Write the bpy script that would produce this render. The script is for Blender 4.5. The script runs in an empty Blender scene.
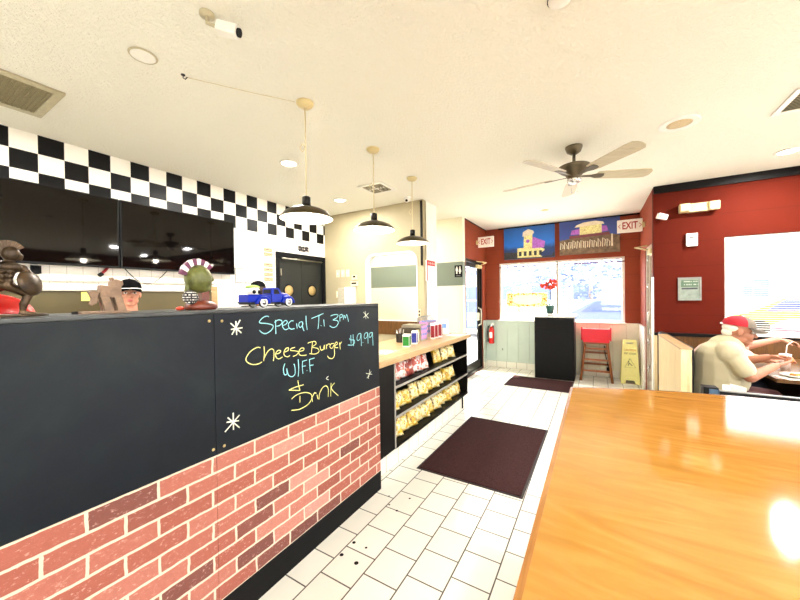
import bpy, bmesh, math, random
from mathutils import Vector, Matrix
random.seed(7)
SC = bpy.context.scene
COL = SC.collection
PI = math.pi
def V(*a): return Vector(a if len(a) > 1 else a[0])

# ------------------------------------------------------------------ camera, world, sun, exposure
def make_camera():
    cd = bpy.data.cameras.new('camera'); co = bpy.data.objects.new('camera', cd); COL.objects.link(co)
    cd.sensor_width = 36.0; cd.lens = 330.3/800*36.0; cd.clip_start = 0.02; cd.clip_end = 300
    y, p, r = math.radians(30.655), math.radians(0.532), math.radians(-0.724)
    right = V(math.cos(y), math.sin(y), 0); fwd = V(-math.sin(y), math.cos(y), 0); up = V(0, 0, 1)
    f2 = fwd*math.cos(p)-up*math.sin(p); u2 = up*math.cos(p)+fwd*math.sin(p)
    r2 = right*math.cos(r)+u2*math.sin(r); u3 = u2*math.cos(r)-right*math.sin(r)
    m = Matrix.Identity(4)
    for i in range(3):
        m[i][0] = r2[i]; m[i][1] = u3[i]; m[i][2] = -f2[i]
    m[0][3], m[1][3], m[2][3] = 0, 0, 1.5
    co.matrix_world = m; SC.camera = co
make_camera()
w = bpy.data.worlds.new('world'); SC.world = w; w.use_nodes = True
wb = w.node_tree.nodes['Background']; wb.inputs[0].default_value = (0.93, 0.96, 1.0, 1); wb.inputs[1].default_value = 3.6
sd = bpy.data.lights.new('sun', 'SUN'); sd.energy = 9.0; sd.angle = 0.02; sd.color = (1, .95, .86)
so = bpy.data.objects.new('sun', sd); COL.objects.link(so); so.rotation_euler = (math.radians(-24), math.radians(12), 0)   # high sun from behind the building
so.location = (0, 0, 20)
VS = SC.view_settings
VS.view_transform = 'Standard'; VS.look = 'None'; VS.gamma = 1; VS.use_curve_mapping = False; VS.exposure = 1.6

# ------------------------------------------------------------------ helpers: materials
def lin(c): return tuple(((x/255)/12.92 if x/255 <= .04045 else ((x/255+.055)/1.055)**2.4) for x in c)+(1,)
class NT:
    def __init__(s, name):
        s.m = bpy.data.materials.new(name); s.m.use_nodes = True; s.t = s.m.node_tree; s.n = s.t.nodes
        s.b = s.n['Principled BSDF']; s.out = s.n['Material Output']
    def new(s, typ, **k):
        n = s.n.new(typ)
        for a, v in k.items(): setattr(n, a, v)
        return n
    def link(s, a, b): s.t.links.new(a, b)
    def coord(s, scale=(1, 1, 1), loc=(0, 0, 0), rot=(0, 0, 0)):
        tc = s.new('ShaderNodeTexCoord'); mp = s.new('ShaderNodeMapping')
        mp.inputs['Scale'].default_value = scale; mp.inputs['Location'].default_value = loc; mp.inputs['Rotation'].default_value = rot
        s.link(tc.outputs['Object'], mp.inputs['Vector']); return mp.outputs['Vector']
    def noise(s, vec, scale, detail=4, rough=.6, dist=0):
        n = s.new('ShaderNodeTexNoise'); n.inputs['Scale'].default_value = scale; n.inputs['Detail'].default_value = detail
        n.inputs['Roughness'].default_value = rough; n.inputs['Distortion'].default_value = dist
        if vec is not None: s.link(vec, n.inputs['Vector'])
        return n.outputs['Fac']
    def ramp(s, fac, stops, interp='LINEAR'):
        r = s.new('ShaderNodeValToRGB'); r.color_ramp.interpolation = interp
        e = r.color_ramp.elements
        while len(e) < len(stops): e.new(.5)
        for i, (p, c) in enumerate(stops): e[i].position = p; e[i].color = lin(c) if len(c) == 3 else c
        s.link(fac, r.inputs['Fac']); return r.outputs['Color']
    def mix(s, fac, a, b, blend='MIX'):
        m = s.new('ShaderNodeMix', data_type='RGBA', blend_type=blend)
        for v, i in ((fac, 0), (a, 6), (b, 7)):
            if hasattr(v, 'links'): s.link(v, m.inputs[i])
            elif i == 0: m.inputs[0].default_value = v
            else: m.inputs[i].default_value = lin(v) if len(v) == 3 else v
        return m.outputs[2]
    def math(s, op, a, b=0):
        m = s.new('ShaderNodeMath', operation=op)
        for v, i in ((a, 0), (b, 1)):
            if hasattr(v, 'links'): s.link(v, m.inputs[i])
            else: m.inputs[i].default_value = v
        return m.outputs[0]
    def sep(s, vec):
        x = s.new('ShaderNodeSeparateXYZ'); s.link(vec, x.inputs[0]); return x.outputs
    def comb(s, x, y, z):
        c = s.new('ShaderNodeCombineXYZ')
        for v, i in ((x, 0), (y, 1), (z, 2)):
            if hasattr(v, 'links'): s.link(v, c.inputs[i])
            else: c.inputs[i].default_value = v
        return c.outputs[0]
    def bump(s, h, strength=.3, dist=.01):
        b = s.new('ShaderNodeBump'); b.inputs['Strength'].default_value = strength; b.inputs['Distance'].default_value = dist
        s.link(h, b.inputs['Height']); s.link(b.outputs[0], s.b.inputs['Normal'])
    def base(s, c):
        if hasattr(c, 'links'): s.link(c, s.b.inputs['Base Color'])
        else: s.b.inputs['Base Color'].default_value = lin(c)
    def set(s, rough=.5, metal=0, spec=.5, coat=0):
        s.b.inputs['Roughness'].default_value = rough; s.b.inputs['Metallic'].default_value = metal
        s.b.inputs['Specular IOR Level'].default_value = spec; s.b.inputs['Coat Weight'].default_value = coat
        s.b.inputs['Coat Roughness'].default_value = .05
        return s
_mc = {}
def pbr(name, c, rough=.5, metal=0, spec=.5, var=.06, scale=30, bump=0, coat=0):
    if name in _mc: return _mc[name]
    t = NT(name); v = t.coord(); n = t.noise(v, scale)
    d = [max(0, x*(1-var)) for x in c]; l = [min(255, x*(1+var)) for x in c]
    t.base(t.ramp(n, [(.3, tuple(d)), (.7, tuple(l))]))
    if bump: t.bump(n, bump, .004)
    t.set(rough, metal, spec, coat); _mc[name] = t.m
    return t.m
def emit(name, c, strength):
    t = NT(name); t.base(c); t.b.inputs['Emission Color'].default_value = lin(c); t.b.inputs['Emission Strength'].default_value = strength
    return t.m
def glassmat(name, tint=(1, 1, 1, 1), gloss=.06):
    t = NT(name); tr = t.new('ShaderNodeBsdfTransparent'); tr.inputs[0].default_value = tint
    gl = t.new('ShaderNodeBsdfGlossy'); gl.inputs['Roughness'].default_value = .02
    mx = t.new('ShaderNodeMixShader'); mx.inputs[0].default_value = gloss
    t.link(tr.outputs[0], mx.inputs[1]); t.link(gl.outputs[0], mx.inputs[2]); t.link(mx.outputs[0], t.out.inputs[0])
    return t.m

# ------------------------------------------------------------------ helpers: mesh building
def basis(d):
    d = d.normalized(); a = V(0, 0, 1) if abs(d.z) < .9 else V(1, 0, 0)
    x = d.cross(a).normalized(); y = d.cross(x).normalized(); return x, y, d
class MB:
    def __init__(s): s.bm = bmesh.new(); s.mi = 0
    def _f(s, faces, smooth=False):
        for f in faces: f.material_index = s.mi; f.smooth = smooth
    def mat(s, i): s.mi = i; return s
    def box(s, x0, x1, y0, y1, z0, z1, bev=0, m=None):
        b2 = bmesh.new(); r = bmesh.ops.create_cube(b2, size=1)
        for v in b2.verts:
            v.co = V((x0+x1)/2+v.co.x*(x1-x0), (y0+y1)/2+v.co.y*(y1-y0), (z0+z1)/2+v.co.z*(z1-z0))
        if bev: bmesh.ops.bevel(b2, geom=list(b2.edges), offset=bev, segments=2, affect='EDGES', profile=.6)
        return s.merge(b2, m)
    def merge(s, b2, m=None, smooth=False):
        if m is not None: bmesh.ops.transform(b2, matrix=m, verts=b2.verts)
        vm = {}
        for v in b2.verts: vm[v] = s.bm.verts.new(v.co)
        for f in b2.faces:
            try: nf = s.bm.faces.new([vm[v] for v in f.verts])
            except ValueError: continue
            nf.material_index = s.mi; nf.smooth = smooth or f.smooth
        b2.free(); return s
    def cyl(s, p0, p1, r0, r1=None, seg=16, smooth=True):
        r1 = r0 if r1 is None else r1; p0, p1 = V(p0), V(p1); x, y, d = basis(p1-p0); R = []
        for p, r in ((p0, r0), (p1, r1)):
            R.append([s.bm.verts.new(p+x*math.cos(2*PI*i/seg)*r+y*math.sin(2*PI*i/seg)*r) for i in range(seg)])
        s._f([s.bm.faces.new((R[0][i], R[0][(i+1) % seg], R[1][(i+1) % seg], R[1][i])) for i in range(seg)], smooth)
        s._f([s.bm.faces.new(R[0][::-1]), s.bm.faces.new(R[1])]); return s
    def tube(s, pts, r, seg=8):
        pts = [V(p) for p in pts]; rr = r if isinstance(r, (list, tuple)) else [r]*len(pts); R = []
        x, y, d = basis(pts[1]-pts[0])
        for i, p in enumerate(pts):
            d = (pts[min(i+1, len(pts)-1)]-pts[max(i-1, 0)]).normalized()
            x = (x-d*x.dot(d)); x = x.normalized() if x.length > 1e-6 else basis(d)[0]; y = d.cross(x)
            R.append([s.bm.verts.new(p+x*math.cos(2*PI*k/seg)*rr[i]+y*math.sin(2*PI*k/seg)*rr[i]) for k in range(seg)])
        for a, b in zip(R, R[1:]): s._f([s.bm.faces.new((a[k], a[(k+1) % seg], b[(k+1) % seg], b[k])) for k in range(seg)], True)
        s._f([s.bm.faces.new(R[0][::-1]), s.bm.faces.new(R[-1])]); return s
    def lathe(s, prof, c=(0, 0, 0), axis=(0, 0, 1), seg=32, sx=1, sy=1, smooth=True, cap=True):
        c = V(c); d = V(axis).normalized()
        x, y = (V(1, 0, 0), V(0, 1, 0)) if abs(d.z) > .99 else basis(d)[:2]
        R = [[s.bm.verts.new(c+d*h+x*math.cos(2*PI*k/seg)*r*sx+y*math.sin(2*PI*k/seg)*r*sy) for k in range(seg)] for r, h in prof]
        for a, b in zip(R, R[1:]): s._f([s.bm.faces.new((a[k], a[(k+1) % seg], b[(k+1) % seg], b[k])) for k in range(seg)], smooth)
        if cap: s._f([s.bm.faces.new(R[0][::-1]), s.bm.faces.new(R[-1])])
        return s
    def ell(s, c, r, axes=None, seg=16, rings=10, smooth=True):
        b2 = bmesh.new(); bmesh.ops.create_uvsphere(b2, u_segments=seg, v_segments=rings, radius=1)
        r = (r, r, r) if not isinstance(r, (list, tuple)) else r; A = axes or (V(1, 0, 0), V(0, 1, 0), V(0, 0, 1)); c = V(c)
        for v in b2.verts: v.co = c+A[0]*v.co.x*r[0]+A[1]*v.co.y*r[1]+A[2]*v.co.z*r[2]
        return s.merge(b2, None, smooth)
    def cap(s, p0, p1, r0, r1=None, seg=12):
        r1 = r0 if r1 is None else r1; s.ell(p0, r0, seg=seg, rings=8); s.ell(p1, r1, seg=seg, rings=8)
        return s.cyl(p0, p1, r0, r1, seg)
    def prism(s, pts, o, ux, uy, depth, bev=0):
        """outline pts (u,v) in the plane o+u*ux+v*uy, given depth along ux x uy"""
        o, ux, uy = V(o), V(ux), V(uy); n = ux.cross(uy).normalized()*depth; b2 = bmesh.new()
        a = [b2.verts.new(o+ux*p[0]+uy*p[1]) for p in pts]; b = [b2.verts.new(v.co+n) for v in a]; k = len(a)
        b2.faces.new(a[::-1]); b2.faces.new(b)
        for i in range(k): b2.faces.new((a[i], a[(i+1) % k], b[(i+1) % k], b[i]))
        if bev: bmesh.ops.bevel(b2, geom=list(b2.edges), offset=bev, segments=2, affect='EDGES', profile=.6)
        return s.merge(b2)
    def build(s, name, mats, parent=None, label=None, cat=None, group=None, kind=None, origin=None):
        bmesh.ops.recalc_face_normals(s.bm, faces=s.bm.faces)
        me = bpy.data.meshes.new(name); s.bm.to_mesh(me); s.bm.free()
        return put(name, me, mats, parent, label, cat, group, kind, origin)
def wloc(o):
    l = V(0, 0, 0)
    while o: l = l+o.location; o = o.parent
    return l
def put(name, me, mats, parent=None, label=None, cat=None, group=None, kind=None, origin=None):
    if len(me.materials): me.materials.clear()
    for m in (mats if isinstance(mats, (list, tuple)) else [mats]): me.materials.append(m)
    o = bpy.data.objects.new(name, me); COL.objects.link(o)
    if parent:
        me.transform(Matrix.Translation(-wloc(parent))); o.parent = parent
    elif kind != 'structure':
        if origin is None:
            vs = [v.co for v in me.vertices]
            origin = V(*[(min(v[i] for v in vs)+max(v[i] for v in vs))/2 for i in (0, 1)], min(v[2] for v in vs))
        me.transform(Matrix.Translation(-V(origin))); o.location = origin
    tag(o, label, cat, group, kind); return o
def tag(o, label=None, cat=None, group=None, kind=None):
    for k, v in (('label', label), ('category', cat), ('group', group), ('kind', kind)):
        if v: o[k] = v
    return o
def thing(name, label, cat, loc, group=None):
    o = bpy.data.objects.new(name, None); COL.objects.link(o); o.location = loc; o.empty_display_size = .1
    return tag(o, label, cat, group)
def dup(root, loc, rotz=None, label=None, scale=None):
    kids = [c for c in KIDS(root)]
    r = root.copy(); COL.objects.link(r); r.location = loc
    if rotz is not None: r.rotation_euler = (r.rotation_euler.x, r.rotation_euler.y, rotz)
    if label: r['label'] = label
    if scale: r.scale = scale
    for ch in kids: _cp(ch, r)
    return r
def KIDS(o): return [c for c in bpy.data.objects if c.parent == o]
def _cp(ch, par):
    ks = KIDS(ch); c = ch.copy(); COL.objects.link(c); c.parent = par
    for g in ks: _cp(g, c)
def plate_mesh(outer, holes, depth, o, ux, uy):
    """flat wall with real openings: outline + holes in the plane o+u*ux+v*uy, depth along ux x uy"""
    cu = bpy.data.curves.new('t', 'CURVE'); cu.dimensions = '2D'; cu.fill_mode = 'BOTH'; cu.extrude = abs(depth)/2
    for L in [outer]+holes:
        sp = cu.splines.new('POLY'); sp.points.add(len(L)-1); sp.use_cyclic_u = True
        for p, (a, b) in zip(sp.points, L): p.co = (a, b, 0, 1)
    ob = bpy.data.objects.new('t', cu); COL.objects.link(ob); dg = bpy.context.evaluated_depsgraph_get(); dg.update()
    me = bpy.data.meshes.new_from_object(ob.evaluated_get(dg)); bpy.data.objects.remove(ob); bpy.data.curves.remove(cu)
    o, ux, uy = V(o), V(ux), V(uy); n = ux.cross(uy)
    for v in me.vertices:
        c = v.co.copy(); v.co = o+ux*c.x+uy*c.y+n*(c.z+depth/2)
    bm = bmesh.new(); bm.from_mesh(me); bmesh.ops.remove_doubles(bm, verts=bm.verts, dist=1e-5); bmesh.ops.recalc_face_normals(bm, faces=bm.faces); bm.to_mesh(me); bm.free()
    return me
def rect(a, b, c, d): return [(a, c), (b, c), (b, d), (a, d)]
def rrect(a, b, c, d, r, k=8):
    P = []
    for cx, cy, s in ((b-r, d-r, 0), (a+r, d-r, PI/2), (a+r, c+r, PI), (b-r, c+r, 1.5*PI)):
        P += [(cx+r*math.cos(s+PI/2*i/k), cy+r*math.sin(s+PI/2*i/k)) for i in range(k+1)]
    return P
def text_mesh(txt, size, o, ux, uy, depth=.002, width=None, bold=0):
    cu = bpy.data.curves.new('t', 'FONT'); cu.body = txt; cu.size = size; cu.extrude = depth/2; cu.align_x = 'CENTER'; cu.align_y = 'CENTER'; cu.offset = bold
    ob = bpy.data.objects.new('t', cu); COL.objects.link(ob); dg = bpy.context.evaluated_depsgraph_get(); dg.update()
    me = bpy.data.meshes.new_from_object(ob.evaluated_get(dg)); bpy.data.objects.remove(ob); bpy.data.curves.remove(cu)
    xs = [v.co.x for v in me.vertices]; k = width/(max(xs)-min(xs)) if width else 1
    o, ux, uy = V(o), V(ux), V(uy); n = ux.cross(uy)
    for v in me.vertices:
        c = v.co.copy(); v.co = o+ux*c.x*k+uy*c.y+n*(c.z+depth/2)
    return me
def blob(mb, voxel, smooth=3):
    """one continuous skin over overlapping capsules and ellipsoids"""
    me = bpy.data.meshes.new('t'); mb.bm.to_mesh(me); mb.bm.free()
    ob = bpy.data.objects.new('t', me); COL.objects.link(ob)
    r = ob.modifiers.new('r', 'REMESH'); r.mode = 'VOXEL'; r.voxel_size = voxel; r.use_smooth_shade = True
    s = ob.modifiers.new('s', 'SMOOTH'); s.iterations = smooth; s.factor = .5
    dg = bpy.context.evaluated_depsgraph_get(); dg.update()
    m2 = bpy.data.meshes.new_from_object(ob.evaluated_get(dg)); bpy.data.objects.remove(ob); bpy.data.meshes.remove(me)
    return m2
X, Y, Z = V(1, 0, 0), V(0, 1, 0), V(0, 0, 1)
CHALK = {"special":[[[1.126,1.406],[1.111,1.41],[1.088,1.402],[1.07,1.385],[1.075,1.377],[1.111,1.372],[1.147,1.361],[1.15,1.348],[1.134,1.331],[1.104,1.32],[1.083,1.328],[1.069,1.341]],[[1.167,1.386],[1.167,1.349],[1.168,1.312]],[[1.16,1.374],[1.183,1.385],[1.205,1.381],[1.208,1.367],[1.192,1.355],[1.172,1.353]],[[1.215,1.353],[1.237,1.36],[1.244,1.373],[1.229,1.379],[1.212,1.364],[1.214,1.343],[1.231,1.329],[1.252,1.334]],[[1.287,1.373],[1.27,1.374],[1.252,1.359],[1.255,1.339],[1.272,1.328],[1.294,1.33]],[[1.31,1.357],[1.313,1.328]],[[1.35,1.365],[1.331,1.361],[1.325,1.344],[1.338,1.332],[1.357,1.351],[1.35,1.365]],[[1.353,1.362],[1.354,1.333],[1.364,1.31]],[[1.381,1.397],[1.382,1.354],[1.389,1.314]],[[1.424,1.378],[1.474,1.39],[1.524,1.403]],[[1.486,1.396],[1.483,1.353],[1.476,1.311]],[[1.502,1.331],[1.504,1.327]],[[1.527,1.365],[1.531,1.322]],[[1.59,1.384],[1.626,1.391],[1.66,1.386],[1.645,1.368],[1.611,1.357],[1.649,1.351],[1.662,1.334],[1.639,1.312],[1.605,1.309],[1.58,1.322]],[[1.677,1.385],[1.678,1.342]],[[1.677,1.385],[1.7,1.388],[1.702,1.372],[1.678,1.366]],[[1.712,1.353],[1.72,1.383],[1.733,1.362],[1.748,1.385],[1.766,1.336]]],"price":[[[1.774,1.219],[1.785,1.207],[1.823,1.202],[1.828,1.184],[1.806,1.17],[1.757,1.176]],[[1.788,1.241],[1.79,1.182]],[[1.813,1.242],[1.817,1.161]],[[1.904,1.24],[1.875,1.239],[1.857,1.216],[1.863,1.194],[1.892,1.202],[1.904,1.236],[1.906,1.149]],[[1.924,1.174],[1.927,1.17]],[[1.983,1.239],[1.952,1.235],[1.94,1.211],[1.951,1.198],[1.976,1.207],[1.986,1.235],[1.988,1.157]],[[2.041,1.233],[2.015,1.232],[2.002,1.211],[2.014,1.199],[2.036,1.211],[2.045,1.233],[2.051,1.134]]],"burger":[[[1.073,1.252],[1.053,1.256],[1.017,1.242],[0.993,1.214],[0.997,1.194],[1.026,1.176],[1.06,1.173],[1.08,1.179]],[[1.094,1.256],[1.095,1.212],[1.09,1.182]],[[1.094,1.197],[1.114,1.225],[1.135,1.237],[1.151,1.23],[1.154,1.203],[1.149,1.172]],[[1.169,1.206],[1.189,1.208],[1.197,1.218],[1.179,1.223],[1.164,1.207],[1.168,1.188],[1.185,1.177],[1.208,1.184]],[[1.225,1.208],[1.246,1.213],[1.249,1.227],[1.232,1.226],[1.219,1.209],[1.221,1.19],[1.242,1.179],[1.259,1.184]],[[1.295,1.223],[1.27,1.221],[1.264,1.211],[1.298,1.203],[1.32,1.194],[1.305,1.179],[1.28,1.175]],[[1.327,1.196],[1.354,1.197],[1.362,1.208],[1.343,1.213],[1.324,1.199],[1.327,1.178],[1.349,1.169],[1.38,1.167]],[[1.391,1.235],[1.421,1.239],[1.45,1.238],[1.458,1.222],[1.429,1.207],[1.47,1.193],[1.482,1.173],[1.452,1.162],[1.404,1.171]],[[1.429,1.237],[1.424,1.202],[1.418,1.167]],[[1.491,1.205],[1.499,1.179],[1.521,1.182],[1.528,1.206],[1.531,1.178]],[[1.546,1.207],[1.549,1.178]],[[1.55,1.197],[1.566,1.208],[1.58,1.203]],[[1.617,1.204],[1.589,1.205],[1.579,1.187],[1.598,1.175],[1.617,1.195],[1.619,1.168],[1.62,1.129],[1.601,1.11],[1.569,1.118],[1.556,1.133]],[[1.627,1.19],[1.651,1.197],[1.641,1.211],[1.624,1.197],[1.631,1.176],[1.655,1.173]],[[1.671,1.204],[1.678,1.157]],[[1.673,1.19],[1.693,1.206]]],"fries":[[[1.224,1.146],[1.213,1.118],[1.219,1.086],[1.236,1.086],[1.235,1.116],[1.246,1.078],[1.271,1.063],[1.292,1.074],[1.293,1.108],[1.286,1.132]],[[1.317,1.152],[1.32,1.103],[1.315,1.055]],[[1.35,1.137],[1.347,1.103],[1.351,1.063]],[[1.347,1.135],[1.383,1.137]],[[1.348,1.106],[1.373,1.105]],[[1.381,1.077],[1.382,1.074]],[[1.403,1.137],[1.404,1.104],[1.408,1.062]],[[1.403,1.137],[1.443,1.139]],[[1.404,1.101],[1.434,1.099]]],"drink":[[[1.313,1.033],[1.318,1.0],[1.327,0.972]],[[1.248,0.994],[1.294,0.999],[1.354,0.998]],[[1.248,0.994],[1.327,0.972]],[[1.326,0.941],[1.325,0.904]],[[1.266,0.94],[1.301,0.953],[1.36,0.952],[1.407,0.932],[1.418,0.905],[1.39,0.877],[1.343,0.867],[1.31,0.867],[1.264,0.877]],[[1.422,0.88],[1.416,0.923]],[[1.422,0.91],[1.439,0.929],[1.454,0.922]],[[1.46,0.912],[1.467,0.885]],[[1.476,0.88],[1.481,0.912],[1.507,0.943],[1.538,0.948],[1.558,0.924],[1.556,0.875]],[[1.584,0.956],[1.579,0.871]],[[1.617,0.948],[1.586,0.92],[1.651,0.856]]],"tick":[[[1.562,1.004],[1.542,0.994],[1.561,0.981]]],"star1":[[[0.943,1.396],[0.946,1.33]],[[0.917,1.388],[0.97,1.337]],[[0.965,1.4],[0.922,1.334]],[[0.918,1.359],[0.976,1.362]]],"star2":[[[0.922,0.969],[0.922,0.889]],[[0.881,0.894],[0.953,0.949]],[[0.895,0.955],[0.952,0.889]],[[0.89,0.935],[0.95,0.923]]],"star3":[[[1.938,1.392],[1.996,1.345]],[[1.958,1.398],[1.965,1.341]],[[1.999,1.382],[1.937,1.353]]],"star4":[[[2.005,0.958],[1.986,0.895]],[[1.959,0.94],[2.033,0.917]],[[1.97,0.902],[2.022,0.941]]]}
# ------------------------------------------------------------------ materials
def floor_mat():
    t = NT('white_floor_tile'); x, y, z = t.sep(t.coord())
    u = t.math('ADD', y, -1.205+.2165*40); v = t.math('ADD', x, 1.515+.21+.42*20)
    b = t.new('ShaderNodeTexBrick', offset=.5, offset_frequency=2); t.link(t.comb(u, v, 0), b.inputs['Vector'])
    for k, q in (('Scale', 1), ('Mortar Size', .0042), ('Mortar Smooth', .15), ('Bias', 0), ('Brick Width', .2165), ('Row Height', .21)): b.inputs[k].default_value = q
    b.inputs['Color1'].default_value = lin((222, 222, 212)); b.inputs['Color2'].default_value = lin((231, 231, 222)); b.inputs['Mortar'].default_value = lin((34, 32, 30))
    n = t.noise(t.coord(), 9, 5); c = t.mix(t.math('MULTIPLY', n, .18), b.outputs['Color'], (190, 182, 160))
    t.base(c); t.bump(b.outputs['Fac'], -.35, .004); t.set(.28, spec=.5); return t.m
def check_wall_mat():
    t = NT('checker_and_white_tile'); x, y, z = t.sep(t.coord())
    ck = t.new('ShaderNodeTexChecker'); ck.inputs['Scale'].default_value = 1
    t.link(t.comb(.5, t.math('MULTIPLY', t.math('ADD', y, -.8555+.1611+.3222*20), 1/.1611), t.math('MULTIPLY', t.math('ADD', z, -2.9+.159*30), 1/.159)), ck.inputs['Vector'])
    ck.inputs['Color1'].default_value = lin((242, 238, 228)); ck.inputs['Color2'].default_value = lin((8, 7, 8))
    b = t.new('ShaderNodeTexBrick', offset=0); t.link(t.comb(t.math('ADD', y, 10), t.math('ADD', z, .02), 0), b.inputs['Vector'])
    for k, q in (('Scale', 1), ('Mortar Size', .0022), ('Mortar Smooth', .1), ('Brick Width', .108), ('Row Height', .108)): b.inputs[k].default_value = q
    b.inputs['Color1'].default_value = b.inputs['Color2'].default_value = lin((238, 233, 222)); b.inputs['Mortar'].default_value = lin((196, 186, 172))
    t.base(t.mix(t.math('GREATER_THAN', z, 2.9-.159*3), b.outputs['Color'], ck.outputs['Color'])); t.set(.4, spec=.2); return t.m
def brick_mat():
    t = NT('faux_brick'); x, y, z = t.sep(t.coord())
    u = t.math('ADD', y, -.854+.2095*30); v = t.math('ADD', z, -.802+.0733*21)
    b = t.new('ShaderNodeTexBrick', offset=.5)
    wob = t.noise(t.coord(), 14, 3); uu = t.math('ADD', u, t.math('MULTIPLY', t.math('SUBTRACT', wob, .5), .012)); vv = t.math('ADD', v, t.math('MULTIPLY', t.math('SUBTRACT', t.noise(t.coord(loc=(3, 5, 7)), 14, 3), .5), .01))
    t.link(t.comb(uu, vv, 0), b.inputs['Vector'])
    for k, q in (('Scale', 1), ('Mortar Size', .0058), ('Mortar Smooth', .25), ('Brick Width', .2095), ('Row Height', .0733)): b.inputs[k].default_value = q
    b.inputs['Color1'].default_value = (0, 0, 0, 1); b.inputs['Color2'].default_value = (1, 1, 1, 1); b.inputs['Mortar'].default_value = (.5, .5, .5, 1)
    bc = t.ramp(b.outputs['Color'], [(0, (104, 64, 58)), (.09, (118, 70, 62)), (.14, (150, 84, 70)), (.5, (162, 96, 82)), (.87, (172, 108, 94)), (.93, (190, 132, 118)), (1, (194, 140, 128))])
    n1 = t.noise(t.coord(), 60, 6, .7); bc = t.mix(t.ramp(n1, [(.35, (0, 0, 0)), (.7, (150, 150, 150))]), bc, (128, 70, 58))
    sp = t.ramp(t.noise(t.coord(scale=(1, 2.2, 4)), 26, 5, .75), [(.57, (0, 0, 0)), (.7, (190, 190, 190))]); bc = t.mix(sp, bc, (232, 196, 182))
    c = t.mix(b.outputs['Fac'], bc, (204, 190, 170)); t.base(c)
    h = t.math('ADD', t.math('MULTIPLY', b.outputs['Fac'], -1), t.math('MULTIPLY', n1, .35)); t.bump(h, .6, .006); t.set(.75, spec=.25); return t.m
def chalk_mat():
    t = NT('chalkboard'); n = t.noise(t.coord(scale=(1, 1, 1.3), loc=(0, .35, .2)), 1.9, 6, .6, .6)
    n2 = t.noise(t.coord(), 9, 5, .6)
    c = t.ramp(n, [(.3, (5, 9, 18)), (.5, (10, 15, 23)), (.68, (26, 34, 33)), (.8, (40, 48, 46))]); t.base(t.mix(t.math('MULTIPLY', n2, .25), c, (36, 43, 46)))
    t.set(.45, spec=.2); return t.m
def ceil_mat():
    t = NT('stucco_ceiling'); n = t.noise(t.coord(), 52, 5, .62); n2 = t.noise(t.coord(), 90, 3)
    blob_ = t.ramp(n, [(.38, (0, 0, 0)), (.58, (255, 255, 255))]); st = t.ramp(t.noise(t.coord(loc=(2.35, -.75, 0), scale=(1.1, 1.6, 1)), 1.3, 5, .6), [(.62, (0, 0, 0)), (.8, (60, 60, 60))])
    t.base(t.mix(st, (240, 237, 224), (190, 178, 140))); t.bump(t.math('ADD', t.sep(blob_)[0], t.math('MULTIPLY', n2, .4)), .8, .006); t.set(.9, spec=.1); return t.m
def paint(name, c, seams=None, rough=.55, bump=.12, spec=.3):
    t = NT(name); n = t.noise(t.coord(), 120, 3); t.base(t.ramp(t.noise(t.coord(), 1.6, 4), [(.3, tuple(x*.96 for x in c)), (.7, tuple(min(255, x*1.03) for x in c))]))
    h = n
    if seams:
        z = t.sep(t.coord())[2]; fr = t.math('FRACT', t.math('DIVIDE', t.math('ADD', z, .02), seams)); h = t.math('ADD', t.math('MULTIPLY', n, .15), t.math('MULTIPLY', t.math('LESS_THAN', fr, .012), -1))
    if seams:
        ln = t.math('MULTIPLY', t.math('LESS_THAN', fr, .022), .45); bc = t.b.inputs['Base Color'].links[0].from_socket; t.base(t.mix(ln, bc, tuple(x*.6 for x in c)))
    t.bump(h, bump, .004); t.set(rough, spec=spec); return t.m
def stripe_mat():
    t = NT('cream_wall_green_stripe'); z = t.sep(t.coord())[2]
    k = t.math('MULTIPLY', t.math('GREATER_THAN', z, 1.69), t.math('LESS_THAN', z, 2.115))
    t.base(t.mix(k, (236, 231, 204), (122, 132, 118))); t.bump(t.noise(t.coord(), 120, 3), .1, .004); t.set(.6, spec=.3); return t.m
def wood_mat(name, dark, mid, light, axis='X', scale=1.0, rough=.4, coat=0, stretch=9, dist=2.2, swirl=1):
    t = NT(name); s = {'X': (1, stretch, stretch), 'Y': (stretch, 1, stretch), 'Z': (stretch, stretch, 1)}[axis]
    v = t.coord(scale=s); n = t.noise(v, 1.3*scale, 6, .55, dist); n2 = t.noise(t.coord(scale=tuple(q*3 for q in s)), 6*scale, 4, .6, .4)
    c = t.ramp(n, [(.25, dark), (.5, mid), (.75, light)]); t.base(t.mix(t.math('MULTIPLY', n2, .3), c, dark)); t.bump(n2, .04, .002); t.set(rough, spec=.5, coat=coat); return t.m
M = {}
M['floor'] = floor_mat(); M['check'] = check_wall_mat(); M['brick'] = brick_mat(); M['chalk'] = chalk_mat(); M['ceil'] = ceil_mat(); M['stripe'] = stripe_mat()
M['beige'] = paint('beige_wall_paint', (176, 164, 132)); M['cream'] = paint('cream_paint', (232, 226, 200)); M['whitepaint'] = paint('white_paint', (240, 238, 230), rough=.4)
M['redwall'] = paint('brick_red_wall_paint', (82, 19, 4), .31, .8, .35, .12); M['redfront'] = paint('lit_red_wall_paint', (140, 62, 38), .31, .6, .35, .2)  # redfront is the same red painted paler, as if lit by daylight
M['wain'] = paint('pale_green_wainscot_paint', (186, 200, 190), rough=.45); M['wain2'] = paint('pale_cream_wainscot_paint', (226, 222, 200), rough=.45)
M['black'] = pbr('black_laminate', (7, 7, 8), .4, spec=.2); M['blackmatte'] = pbr('matte_black', (14, 14, 15), .7, spec=.15); M['blackmetal'] = pbr('dark_bronze_metal', (26, 23, 20), .4, .4, .3)
M['blackwood'] = pbr('black_painted_wood', (9, 7, 7), .5, spec=.15); M['steel'] = pbr('brushed_steel', (170, 165, 150), .3, 1.0); M['chrome'] = pbr('chrome', (215, 215, 215), .12, 1.0)
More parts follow.
